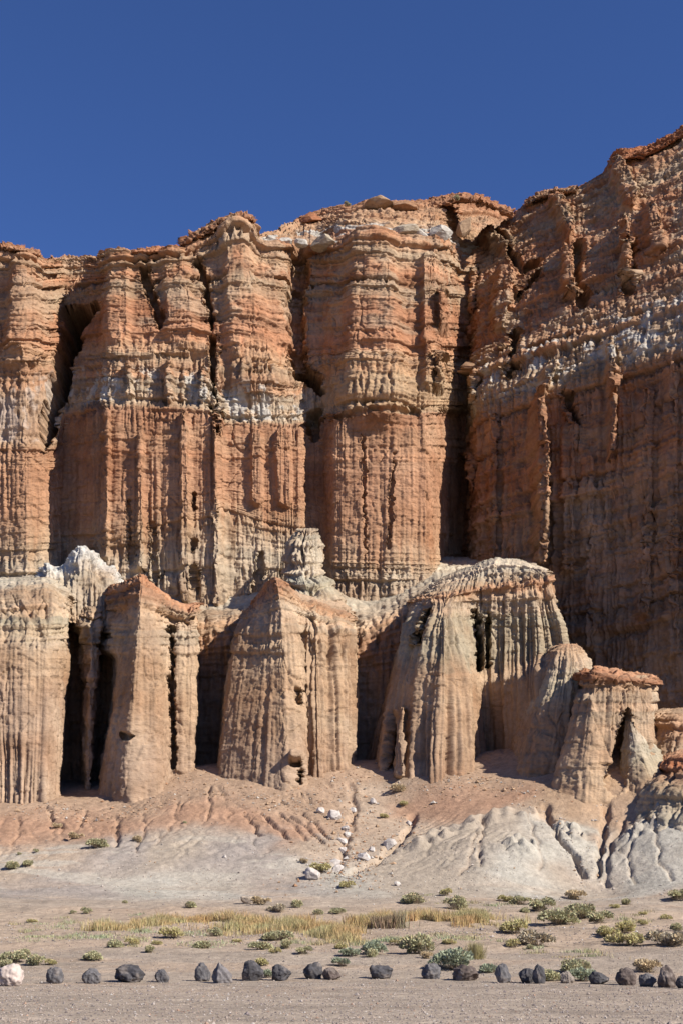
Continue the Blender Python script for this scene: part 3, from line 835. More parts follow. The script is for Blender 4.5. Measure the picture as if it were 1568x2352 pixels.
# fifth: small block with red caprock
rows = [
    (1900, [1205, 1240, 1340, 1430, 1540, 1560], [114, 101, 98.4, 99.2, 101.4, 114]),
    (1800, [1244, 1268, 1345, 1430, 1512, 1540], [114, 102.2, 100.2, 100.8, 102.4, 114]),
    (1700, [1280, 1298, 1350, 1430, 1500, 1515], [114, 103.2, 101.6, 102, 103, 114]),
    (1600, [1312, 1324, 1360, 1430, 1495, 1508], [114, 104, 102.6, 103, 104, 114]),
    (1566, [1322, 1332, 1362, 1430, 1492, 1504], [114, 104.6, 103.2, 103.5, 104.6, 114]),
    (1550, [1328, 1345, 1370, 1430, 1485, 1500], [114, 107, 106, 106, 107, 114])]
rows = [(np.broadcast_to(np.asarray(r[0], float), (6,)), r[1], r[2]) for r in rows]
B5 = buttress('rock_buttress', 'small light tan rock block under an overhanging flat red caprock', rows,
              [(.25, .2, .02, .3), (.25, .25, .02, .3), (.2, .3, .04, .3), (.3, .5, .25, .4), (.1, .4, .2, .4), (0, .2, 0, .3)],
              [(0, ORG), (.6, TAN), (2, TAN), (3, PTAN), (4, TAN), (5, TAN)], 79, streak=.5,
              carve=[(5, [(1443, 1635, 6), (1434, 1700, 19), (1412, 1800, 26)])])
rows = [(1574, [1320, 1328, 1360, 1430, 1496, 1508], [114, 104.8, 103.3, 103.6, 104.6, 114]),
        ([1552, 1550, 1552, 1558, 1568, 1570], [1320, 1327, 1360, 1430, 1497, 1508], [114, 104.5, 102.95, 103.2, 104.3, 114]),
        ([1546, 1540, 1540, 1548, 1562, 1568], [1320, 1328, 1362, 1430, 1495, 1504], [114, 105.0, 103.4, 103.8, 104.8, 114]),
        ([1534, 1528, 1526, 1536, 1552, 1560], [1326, 1336, 1372, 1430, 1488, 1500], [114, 109, 108, 108, 109, 114]),
        ([1560] * 6, [1326, 1336, 1372, 1430, 1488, 1500], [116] * 6)]
rows = [(np.broadcast_to(np.asarray(r[0], float), (6,)), r[1], r[2]) for r in rows]
cap = buttress('caprock', None, rows, (.25, 1.2, .1, 1.6), [(0, ORG), (1, DRED), (2, RED), (4, ORG)], 83, root=False, rb=.1, parent=B5, amp=.9)
cap['label'] = 'overhanging red caprock slab'

buttress('rock_cone', 'pale little rock cone leaning against the right side of the red-capped block', tower_rows([
    (1900, 1370, 1600, 98.5, 112), (1800, 1402, 1570, 100.0, 112), (1740, 1418, 1530, 101.2, 111), (1690, 1428, 1490, 102.2, 109), (1645, 1436, 1462, 103.2, 107), (1636, 1440, 1454, 104.2, 107)]),
    [(.5, .1, .05, .4), (.6, .1, .05, .4), (.6, .1, .05, .4), (.5, .1, .05, .4), (.3, .1, .1, .4), (0, 0, 0, .3)],
    [(0, TAN), (1, TAN), (2, GRN), (3, PALE), (5, TAN)], 85, group=None, cat='rock cone')
buttress('rock_spur', 'rounded tan rock spur descending behind the red-capped block to the right edge', tower_rows([
    (1850, 1420, 1800, 100.6, 122), (1720, 1450, 1780, 103, 121), (1670, 1468, 1770, 105, 120), (1642, 1478, 1760, 106.5, 120), (1626, 1520, 1750, 113, 121)]),
    [(.4, .2, .1, .5), (.4, .5, .1, .5), (.2, .6, .1, .5), (.1, .6, .1, .5), (0, .2, 0, .3)],
    [(0, TAN), (1, TAN), (2, ORG), (4, TAN)], 87, group=None, cat='rock spur')
buttress('rock_buttress', 'low reddish ledgy buttress at the right edge above the white mounds', tower_rows([
    (1990, 1360, 1860, 89.5, 112), (1900, 1405, 1850, 92, 111), (1820, 1448, 1840, 94.2, 110), (1778, 1478, 1830, 96, 109), (1752, 1492, 1820, 97.4, 109), (1728, 1520, 1800, 99.5, 109), (1715, 1545, 1780, 104, 110)]),
    [(.4, .2, .2, .5), (.5, .4, .3, .6), (.5, .4, .3, .6), (.4, .7, .4, .7), (.2, .9, .4, .7), (.1, .7, .2, .6), (0, .2, 0, .3)],
    [(0, PALE), (1.2, PALE), (2, GRN), (2.7, TAN), (3.2, ORG), (4, DRED), (5, ORG), (6, ORG)], 89)

# ---------------------------------------------------------------- the ground: one sheet, flats, mounds and gullies
GRAV = (0.475, 0.38, 0.29)
SAND = (0.52, 0.395, 0.285)
OSOIL = (0.46, 0.275, 0.175)
PSOIL = (0.46, 0.375, 0.285)
WSOIL = (0.53, 0.48, 0.395)
GREY = (0.40, 0.34, 0.29)
ctl = []                      # x, y, z, colour
for gx in range(-90, 91, 18):
    for gy in (-30, 0, 20, 34, 45):
        ctl.append((gx, gy, 0.0, GRAV))
for p in range(-300, 1900, 160):
    for (py, Y, c) in ((2205, 52, GRAV), (2160, 61, SAND), (2110, 72, SAND), (2072, 81, GRAV)):
        q = at(p, py, Y)
        ctl.append((q[0], q[1], q[2], c))
for px, py, Y, c in [
        (-200, 2040, 86, GREY), (0, 2052, 85, GREY), (150, 2050, 86, GREY), (350, 2048, 86.5, WSOIL), (520, 2045, 87, WSOIL), (650, 2040, 87.5, GREY),
        (-200, 1960, 94, SAND), (0, 1985, 91, SAND), (150, 1965, 93, SAND), (260, 1960, 93.5, GREY), (420, 1950, 94, PSOIL), (540, 1955, 93.5, GREY), (650, 1985, 91, GREY),
        (-200, 1900, 101, SAND), (0, 1900, 101, OSOIL), (120, 1890, 102, OSOIL), (250, 1905, 100.5, OSOIL), (450, 1860, 102.5, OSOIL), (560, 1880, 100.5, OSOIL), (650, 1915, 97, OSOIL),
        (-200, 1850, 107, PINK), (0, 1850, 106.0, PINK), (60, 1848, 105.8, PINK), (120, 1835, 107.6, PINK), (180, 1832, 112, PINK), (300, 1862, 104.8, PINK), (390, 1815, 108.5, PINK), (380, 1800, 110, PINK), (450, 1765, 112.5, PINK), (480, 1775, 111, PINK),
        (520, 1800, 108.5, PINK), (600, 1822, 106.2, PINK), (700, 1828, 105.6, PINK), (650, 1842, 104.6, PINK), (740, 1780, 110.5, PINK), (800, 1750, 115, PINK), (760, 1880, 101, PINK),
        (745, 1950, 94.5, SAND), (790, 1990, 91, SAND), (830, 1930, 97, SAND), (860, 1860, 104, SAND), (850, 1775, 110.5, PINK), (920, 1900, 100, SAND), (960, 1860, 104, OSOIL), (900, 1820, 108, SAND),
        (930, 1795, 107.5, PINK), (1000, 1785, 106.8, PINK), (1100, 1785, 107.2, PINK), (1170, 1785, 107.2, PINK), (1060, 1832, 103.2, OSOIL), (1150, 1840, 102, OSOIL), (1250, 1822, 101.4, TAN), (1340, 1830, 99.4, TAN), (1400, 1805, 101.5, TAN), (1150, 1775, 109, PINK), (1200, 1742, 109.6, PINK), (1250, 1700, 111, PINK), (1215, 1790, 105.5, PINK), (1490, 1775, 102.5, TAN), (1530, 1735, 105, TAN), (1600, 1715, 106.5, TAN), (1700, 1720, 106.5, TAN),
        (800, 2030, 88, WSOIL), (880, 1990, 90.5, PSOIL), (960, 1945, 94, PSOIL), (1060, 1905, 96.5, PSOIL), (1160, 1880, 98, PSOIL), (1230, 1885, 97.2, WSOIL),
        (950, 2030, 87, PSOIL), (1060, 2020, 87.5, PSOIL), (1160, 2000, 88, WSOIL), (1240, 1960, 90.5, WSOIL), (1300, 1990, 90.5, WSOIL), (1180, 2046, 86.5, WSOIL), (1330, 2040, 88.5, PSOIL),
        (1275, 1880, 99.5, TAN), (1320, 1900, 96, WSOIL), (1340, 1960, 92.5, WSOIL), (1385, 1890, 98.5, PINK), (1385, 1960, 94.5, PINK), (1370, 2040, 88.8, GRAV), (1430, 1930, 94, WSOIL), (1440, 2010, 89, WSOIL), (1500, 1930, 92, WSOIL), (1500, 2030, 86.5, WSOIL),
        (1568, 1900, 92.5, WSOIL), (1568, 2025, 86, WSOIL), (1700, 1980, 88, WSOIL), (1850, 1960, 90, PSOIL), (1700, 2050, 83, GRAV), (1850, 2050, 83, GRAV)]:
    q = at(px, py, Y)
    ctl.append((q[0], q[1], q[2], c))
for gx in range(-90, 91, 15):
    ctl.append((gx, 128, 16.0, PINK))
    ctl.append((gx, 145, 17.0, PINK))
ctl_xy = np.array([c[:2] for c in ctl])
ctl_z = np.array([c[2] for c in ctl])
ctl_c = np.array([c[3] for c in ctl])


def tps(r2):
    return np.where(r2 > 1e-9, 0.5 * r2 * np.log(np.maximum(r2, 1e-9)), 0)


n = len(ctl)
d2 = ((ctl_xy[:, None] - ctl_xy[None]) ** 2).sum(-1)
A = np.zeros((n + 3, n + 3))
A[:n, :n] = tps(d2) + np.eye(n) * 6.0
A[:n, n] = 1
A[:n, n + 1:] = ctl_xy
A[n, :n] = 1
A[n + 1:, :n] = ctl_xy.T
wts = np.linalg.solve(A, np.concatenate([ctl_z, [0, 0, 0]]))


def ground_base(x, y):
    sh = np.shape(x)
    x, y = np.ravel(x).astype(float), np.ravel(y).astype(float)
    z = wts[n] + wts[n + 1] * x + wts[n + 2] * y
    for i in range(n):
        z += wts[i] * tps((x - ctl_xy[i, 0]) ** 2 + (y - ctl_xy[i, 1]) ** 2)
    flat = sstep(40, 52, y)
    return (z * flat).reshape(sh)


gx = np.concatenate([np.linspace(-140, -48, 40)[:-1], np.arange(-48, 48, .14), np.linspace(48, 140, 40)])
gy = np.concatenate([np.linspace(-40, 18, 60)[:-1], np.arange(18, 56, .11), np.arange(56, 116, .12), np.linspace(116, 132, 30)])
GX, GY = np.meshgrid(gx, gy)
# evaluate the smooth part on a coarse grid
cx, cy = np.linspace(-140, 140, 281), np.linspace(-40, 132, 345)
CXg, CYg = np.meshgrid(cx, cy)
CZ = ground_base(CXg, CYg)


def bilin(x, y, A=None):
    A = CZ if A is None else A
    fx = np.clip((np.asarray(x, float) + 140) / 1.0, 0, 279.999)
    fy = np.clip((np.asarray(y, float) + 40) / 0.5, 0, 343.999)
    ix, iy = fx.astype(int), fy.astype(int)
    tx, ty = fx - ix, fy - iy
    return A[iy, ix] * (1 - tx) * (1 - ty) + A[iy, ix + 1] * tx * (1 - ty) + A[iy + 1, ix] * (1 - tx) * ty + A[iy + 1, ix + 1] * tx * ty


def hit(px, py, f=None):
    """where the line of sight through a spot of the photograph meets the ground"""
    Y = np.linspace(20, 118, 4000)
    p = at(px, py, Y)
    g = (f or bilin)(p[:, 0], p[:, 1])
    below = np.nonzero(p[:, 2] <= g)[0]
    k = below[0] if len(below) else -1
    return p[k]


GZ = bilin(GX, GY)
slope = sstep(82, 92, GY)
# rills fanning out over the mounds
apexes = [(at(450, 1770, 112), 1.0), (at(1190, 1860, 101), .8), (at(1560, 1780, 97), .8), (at(60, 1850, 108), .8)]
AX = np.array([[a[0], a[1]] for a, w in apexes])
dists = [np.hypot(GX - a[0], GY - a[1]) for a, w in apexes]
near = np.argmin(np.stack(dists), 0)
rill = np.zeros_like(GX)
for i, (a, w) in enumerate(apexes):
    ang = np.arctan2(GY - a[1] - 4, GX - a[0])
    R = dists[i]
    wv = ang + 0.10 * fbm(GX * .22, GY * .22, i + .5, 3, 5 + i)
    r1 = np.abs(pn(wv * 11, R * .05, i + .3, 101 + i))
    r2 = np.abs(pn(wv * 30, R * .10, i + .3, 111 + i))
    m = np.exp(-np.maximum(0, dists[i] - np.min(np.stack(dists), 0)) / 3) * w
    pat = sstep(-.1, .25, pn(GX * .12, GY * .12, i + .2, 105))
    rill += m * pat * sstep(2, 7, R) * sstep(26, 12, R) * (-0.24 * sstep(.05, 0, r1) - 0.13 * sstep(.08, 0, r2) * sstep(4, 8, R) + .08 * r1)
GZ = GZ + slope * rill
GZ = GZ + slope * (.22 * fbm(GX * .12, GY * .12, .4, 3, 120) + .06 * fbm(GX * .9, GY * .9, .4, 3, 121) + .05 * facets(GX * .8, GY * .8, GX * 0, 9))
GZ = GZ + (1 - slope) * sstep(44, 60, GY) * (.22 * fbm(GX * .12, GY * .2, .4, 3, 122) + .10 * np.maximum(0, fbm(GX * .5, GY * .5, .4, 3, 123)))
GZ = GZ + 0.018 * fbm(GX * 1.6, GY * 1.6, .4, 3, 124)

gul = np.zeros_like(GX)


def gully(pts, w, d):
    global GZ, gul
    W = [hit(a, b) for a, b in pts]
    f = polyfield(GX + .35 * pn(GX * .7, GY * .7, .2, 131), GY + .35 * pn(GX * .7, GY * .7, .8, 132), [(p[0], p[1], w * .62) for p in W], .15)
    GZ = GZ - d * f * (.75 + .5 * pn(GX * .8, GY * .8, .5, 133))
    gul = np.maximum(gul, f)


gully([(1255, 1850), (1262, 1890), (1285, 1925), (1320, 1965), (1340, 2010)], .55, .75)
gully([(1395, 1850), (1385, 1900), (1378, 1950), (1372, 2010)], .6, .9)
gully([(1430, 1880), (1405, 1930), (1392, 1990), (1400, 2030)], .5, .6)
gully([(950, 1870), (935, 1905), (900, 1945), (850, 1985), (800, 2010)], .8, .8)
gully([(800, 1800), (815, 1860), (800, 1915), (785, 1965), (775, 2000)], .7, .5)
gully([(110, 1850), (125, 1880), (150, 1900)], .4, .5)
gully([(268, 1880), (270, 1925), (262, 1948)], .4, .5)
gully([(480, 1805), (482, 1850), (470, 1885)], .3, .4)
gully([(1110, 1885), (1105, 1930), (1098, 1990)], .35, .35)
gully([(1095, 1910), (1085, 1960), (1060, 2010)], .25, .22)
gully([(1215, 1880), (1232, 1930), (1240, 1990)], .25, .22)
gully([(1450, 1930), (1440, 1985), (1455, 2030)], .25, .3)
gully([(1500, 1900), (1510, 1960), (1540, 2020)], .25, .3)
gully([(330, 1870), (335, 1910), (310, 1960)], .28, .3)
gully([(200, 1860), (190, 1890), (150, 1930)], .28, .35)
gully([(40, 1870), (50, 1900), (30, 1935)], .28, .35)
gully([(410, 1840), (400, 1890), (360, 1940)], .25, .25)
for a in [(600, 1875, 660, 1925), (640, 1870, 700, 1930), (665, 1880, 745, 1940), (690, 1870, 760, 1930), (560, 1870, 600, 1915)]:
    gully([(a[0], a[1]), ((a[0] + a[2]) / 2 + 6, (a[1] + a[3]) / 2), (a[2], a[3])], .33, .45)
# crusted step along the top of the white mound
rim = polyfield(GX, GY, [(p[0], p[1], 1.1) for p in [hit(a, b) for a, b in [(960, 1945), (1030, 1910), (1090, 1893), (1150, 1880), (1210, 1876)]]])
GZ = GZ + .55 * rim * (.6 + pn(GX * 1.2, GY * 1.2, .1, 140))
for a, b, w_, h_ in ((1195, 1942, 1.3, .9), (1318, 1912, 1.2, .9), (1292, 1902, .8, .7), (1030, 1975, .7, .4), (1490, 1895, 1.6, .9), (1540, 1880, 1.6, 1.0), (1450, 1920, 1.0, .6)):
    q = hit(a, b)
    m = sstep(w_ * 1.3, w_ * .3, np.hypot(GX - q[0], GY - q[1]))
    GZ = GZ + h_ * m * (.25 + facets(GX * 1.6, GY * 1.6, GZ * 2, 12) + .6 * fbm(GX * 2, GY * 2, .5, 3, 13))

# colours: nearest controls, broken up by noise
wxg = GX + 2.2 * fbm(GX * .15, GY * .15, .9, 4, 150)
wyg = GY + 2.2 * fbm(GX * .15, GY * .15, 4.9, 4, 151)
num, den = 0, 0
sel = np.where((ctl_xy[:, 1] > 40) & (np.abs(ctl_xy[:, 0]) < 60))[0]
for i in sel:
    w = 1.0 / (((CXg - ctl_xy[i, 0]) ** 2 + (CYg - ctl_xy[i, 1]) ** 2) + 1.0) ** 2
    num = num + w[..., None] * ctl_c[i]
    den = den + w
CC = num / den[..., None]
GC = np.stack([bilin(wxg, wyg, CC[..., i]) for i in range(3)], -1)
fl = sstep(52, 44, GY)[..., None]
GC = GC * (1 - fl) + fl * np.array(GRAV)
# sandy drifts, gravelly streaks
nz = fbm(GX * .10, GY * .35, 2.2, 4, 160)
sandm = (sstep(.05, .4, nz) * (1 - slope) * sstep(34, 44, GY) * .7)[..., None]
GC = GC * (1 - sandm) + sandm * np.array((.54, .40, .285))
GC = GC * (1 + .16 * fbm(GX * .5, GY * .5, 3.3, 4, 161)[..., None]) * (1 + .14 * fbm(GX * 2.5, GY * 2.5, 3.3, 2, 162)[..., None])
wh = (sstep(.12, .4, fbm(GX * .16, GY * .5, 8.2, 4, 163)) * sstep(84, 88, GY) * sstep(100, 94, GY) * sstep(4, -4, GX) * .75)[..., None]
GC = GC * (1 - wh) + wh * np.array((.54, .475, .385))
for yc, ph, sgn in ((25.6, 0, 1), (27.3, .1, 1), (31.5, 1.2, -1), (33.2, 1.3, -1), (36.8, 2.0, 1)):
    f = np.exp(-((GY - yc - .9 * np.sin(GX * .07 * sgn + ph)) / .20) ** 2) * sstep(-.3, .2, pn(GX * .15, GY * .4, ph, 170))
    GZ = GZ - .035 * f
    GC = GC * (1 + .13 * f[..., None])
pt = sstep(.0, .35, fbm(GX * .22, GY * .5, 6.1, 4, 171))[..., None] * (1 - slope)[..., None]
GC = GC * (1 - .12 * pt)
gm = (gul * .3)[..., None]
GC = GC * (1 - gm) + gm * np.array((.40, .27, .19))
ground = grid_mesh('ground', np.stack([GX, GY, GZ], -1), np.clip(GC, .02, .8), M_SOIL)
tag(ground, 'gravel flat rising into orange and white eroded mounds', kind='structure')

# far ground, out to the horizon
far = tri_mesh('terrain', [(-4000, -3000, -.6), (4000, -3000, -.6), (4000, 4000, -.6), (-4000, 4000, -.6)], [(0, 1, 2, 3)], np.array([GRAV] * 4), M_SOIL)
tag(far, 'flat desert reaching the horizon', kind='structure')


def gz(x, y):
    """height of the finished ground"""
    ix = np.clip(np.searchsorted(gx, x) - 1, 0, len(gx) - 2)
    iy = np.clip(np.searchsorted(gy, y) - 1, 0, len(gy) - 2)
    tx = (x - gx[ix]) / (gx[ix + 1] - gx[ix])
    ty = (y - gy[iy]) / (gy[iy + 1] - gy[iy])
    return GZ[iy, ix] * (1 - tx) * (1 - ty) + GZ[iy, ix + 1] * tx * (1 - ty) + GZ[iy + 1, ix] * (1 - tx) * ty + GZ[iy + 1, ix + 1] * tx * ty


def ghit(px, py):
    return hit(px, py, gz)


# ---------------------------------------------------------------- rocks
def ico(sub):
    t = (1 + 5 ** .5) / 2
    V = [(-1, t, 0), (1, t, 0), (-1, -t, 0), (1, -t, 0), (0, -1, t), (0, 1, t), (0, -1, -t), (0, 1, -t), (t, 0, -1), (t, 0, 1), (-t, 0, -1), (-t, 0, 1)]
    Fc = [(0, 11, 5), (0, 5, 1), (0, 1, 7), (0, 7, 10), (0, 10, 11), (1, 5, 9), (5, 11, 4), (11, 10, 2), (10, 7, 6), (7, 1, 8), (3, 9, 4), (3, 4, 2), (3, 2, 6), (3, 6, 8), (3, 8, 9), (4, 9, 5), (2, 4, 11), (6, 2, 10), (8, 6, 7), (9, 8, 1)]
    V = [np.array(v) / np.linalg.norm(v) for v in V]
    for _ in range(sub):
        cache, F2 = {}, []

        def mid(a, b):
            k = (min(a, b), max(a, b))
            if k not in cache:
                m = V[a] + V[b]
                V.append(m / np.linalg.norm(m))
                cache[k] = len(V) - 1
            return cache[k]
        for a, b, c in Fc:
            ab, bc, ca = mid(a, b), mid(b, c), mid(c, a)
            F2 += [(a, ab, ca), (b, bc, ab), (c, ca, bc), (ab, bc, ca)]
        Fc = F2
    return np.array(V), np.array(Fc)


ICO = {s: ico(s) for s in (1, 2, 3, 4)}


def rock_verts(seed, sub=4, cuts=11, depth=.72, rough=.10):
    R = np.random.RandomState(seed)
    V, Fc = ICO[sub]
    V = V.copy()
    for _ in range(cuts):
        nrm = R.normal(size=3)
        nrm /= np.linalg.norm(nrm)
        d = R.uniform(depth - .12, depth + .18)
        e = V @ nrm - d
        V = V - np.where(e > 0, e * .93, 0)[:, None] * nrm
    V = V * (1 + rough * fbm(V[:, 0] * 2.2 + seed, V[:, 1] * 2.2, V[:, 2] * 2.2, 4, seed)[:, None] * 1.4)
    return V, Fc


def place_rock(name, label, cat, px0, px1, py0, py1, col, mat, seed, group, sub=4, shape=None, cuts=11, rough=.10, anchor=None, depth=.72, sink=.2):
    b = anchor if anchor is not None else ghit((px0 + px1) / 2, py1 - 3)
    Yc = b[1]
    w = (px1 - px0) / F0 * Yc / (CT - (H0 / 2 - py1) / F0 * ST)
    h = (py1 - py0) / F0 * Yc * 1.03
    V, Fc = rock_verts(seed, sub, cuts, depth, rough)
    if shape:
        V = shape(V)
    V = V - (V.max(0) + V.min(0)) / 2
    V = V / (V.max(0) - V.min(0))
    V = V * np.array([w, w * .8, h * (1 + sink)])
    V[:, 2] += h * (1 - sink) / 2
    C = np.array(col) * (1 + .35 * fbm(V[:, 0] * 5 / max(w, .3), V[:, 1] * 5, V[:, 2] * 5, 3, seed + 3)[:, None])
    if sub == 4:
        du = (sstep(.1, .5, fbm(V[:, 0] * 3 + seed, V[:, 1] * 3, V[:, 2] * 3, 4, seed + 9)) * .45)[:, None]
        C = C * (1 - du) + np.array((.24, .2, .17)) * du if col[0] < .3 else C
    C = np.clip(C, .01, .8)
    o = tri_mesh(name, V, Fc, C, mat, smooth=False)
    o.location = b
    if sub >= 4:
        o.data.polygons.foreach_set('use_smooth', np.ones(len(Fc), bool))
    tag(o, label, cat, group)
    return o


def cone(k=.75, lean=0.0):
    def f(V):
        V = V.copy()
        t = (V[:, 2] + 1) / 2
        s = 1 - k * t
        V[:, 0] = V[:, 0] * s + lean * t
        V[:, 1] *= s
        return V
    return f


def wedge(k):
    def f(V):
        V = V.copy()
        V[:, 2] = V[:, 2] * (1 + k * V[:, 0])
        return V
    return f


BLK = (.062, .058, .060)
GRY = (.105, .098, .098)
BRB = (.092, .07, .06)
GB = 'boulders lined up along the edge of the gravel'
boulders = [
    (-12, 54, 2222, 2267, (.62, .50, .43), None, 'white chalky boulder at the far left end of the boulder row'),
    (105, 148, 2229, 2262, GRY, None, 'rounded dark grey boulder right after the white boulder'),
    (187, 233, 2231, 2262, GRY, wedge(.12), 'dark boulder with a squared right end, third in the row from the white one'),
    (261, 335, 2223, 2258, BLK, None, 'widest boulder of the row, long low and egg-shaped'),
    (355, 390, 2233, 2259, GRY, None, 'smallest grey boulder standing alone right of the long egg-shaped one'),
    (447, 485, 2219, 2256, GRY, cone(.2), 'upright blocky grey boulder touching the left side of the triangular one'),
    (485, 535, 2220, 2261, (.15, .135, .13), cone(.62, -.2), 'pale grey triangular boulder with a pointed top'),
    (556, 606, 2214, 2256, BLK, wedge(-.22), 'tall black boulder sloping down to the right beside a grey shrub'),
    (624, 670, 2222, 2255, BLK, wedge(-.4), 'black wedge boulder with its high point on the left'),
    (696, 742, 2217, 2251, BLK, wedge(.25), 'black boulder rising to the right, left one of a touching pair'),
    (739, 784, 2228, 2253, BRB, wedge(-.1), 'low brownish boulder tucked against a black one on its left'),
    (847, 902, 2223, 2251, BLK, wedge(-.08), 'low black boulder standing alone at the middle of the row'),
    (966, 1012, 2220, 2251, GRY, None, 'blocky grey boulder with a flat light top'),
    (1038, 1099, 2223, 2255, BRB, None, 'wide brown boulder in front of the big green shrub'),
    (1135, 1173, 2221, 2260, GRY, cone(.35), 'upright slate grey boulder shaped like a gravestone'),
    (1190, 1231, 2231, 2261, BLK, None, 'low black boulder leaning on the left of a taller one by a green shrub'),
    (1221, 1253, 2223, 2262, BLK, cone(.2), 'narrow black boulder at the left side of a bright green shrub'),
    (1286, 1319, 2236, 2261, (.2, .165, .135), cone(.35), 'small light brown boulder left of the blue-green shrub'),
    (1351, 1399, 2238, 2263, BLK, wedge(-.35), 'low black boulder sloping to the right of the blue-green shrub'),
    (1413, 1461, 2230, 2266, BRB, None, 'rounded dark brown boulder, left one of the group at the right end'),
    (1466, 1508, 2242, 2269, GRY, wedge(-.2), 'low dark wedge boulder between two taller ones at the right end'),
    (1509, 1553, 2226, 2271, BRB, cone(.15), 'tallest rounded boulder at the right end of the row'),
    (1551, 1592, 2248, 2273, BLK, None, 'black boulder cut off by the right edge of the picture'),
]
for i, (a, b, c, d, col, shp, lab) in enumerate(boulders):
    place_rock('boulder', lab, 'boulder', a, b, c, d, col, M_BASALT if i else M_STONE, 300 + i * 7, GB, shape=shp, cuts=10 if shp else 7, rough=.12, depth=.8)

# white stones in the wash
WR = (.62, .55, .49)
GW = 'white stones strewn down the wash'
wash = [
    (879, 911, 1931, 1952, 'largest white boulder beside the gully left of the white mound'),
    (700, 736, 1998, 2022, 'white angular rock left of a dry shrub at the mouth of the wash'),
    (756, 784, 1976, 1992, 'white rock on the right of a dry shrub, upper one of two'),
    (763, 790, 1990, 2006, 'white rock on the right of a dry shrub, lower one of two'),
    (552, 584, 2063, 2078, 'flat tan rock beside a dry shrub above the golden grass'),
    (752, 784, 1864, 1883, 'white rock high in the wash under the narrow red-tipped buttress'),
    (726, 746, 1858, 1870, 'highest white stone below the narrow red-tipped buttress'),
    (800, 818, 1858, 1868, 'small white stone across the wash from the highest one'),
    (848, 866, 1836, 1848, 'small white stone under the cone-shaped buttress front'),
    (782, 802, 1900, 1912, 'pale stone halfway down the wash, uppermost of a cluster of three'),
    (788, 806, 1914, 1926, 'pale stone halfway down the wash, middle of a cluster of three'),
    (776, 798, 1928, 1940, 'pale stone halfway down the wash, lowest of a cluster of three'),
    (776, 796, 1950, 1962, 'white stone in the lower wash above the pair by the dry shrub'),
    (820, 850, 1962, 1978, 'pale low stone at the left foot of the white mound'),
    (846, 862, 1948, 1958, 'small stone in the gully below the largest white boulder'),
    (904, 920, 2028, 2037, 'small grey stone alone on the foot of the white mound'),
    (510, 521, 1966, 1973, 'small white stone alone on the orange mound'),
    (930, 945, 1888, 1897, 'small stone in the gully above the largest white boulder'),
]
for i, (a, b, c, d, lab) in enumerate(wash):
    place_rock('stone', lab, 'stone', a, b, c, d, WR if i != 4 else (.5, .4, .3), M_STONE, 500 + i * 5, GW, sub=3, cuts=20, rough=.08, depth=.56, sink=.3)

# ---------------------------------------------------------------- shrubs
SAGE = (.39, .37, .215)
BLUEG = (.32, .345, .235)
OLIVE = (.45, .40, .19)
DRY = (.50, .39, .24)
GREYD = (.38, .325, .235)


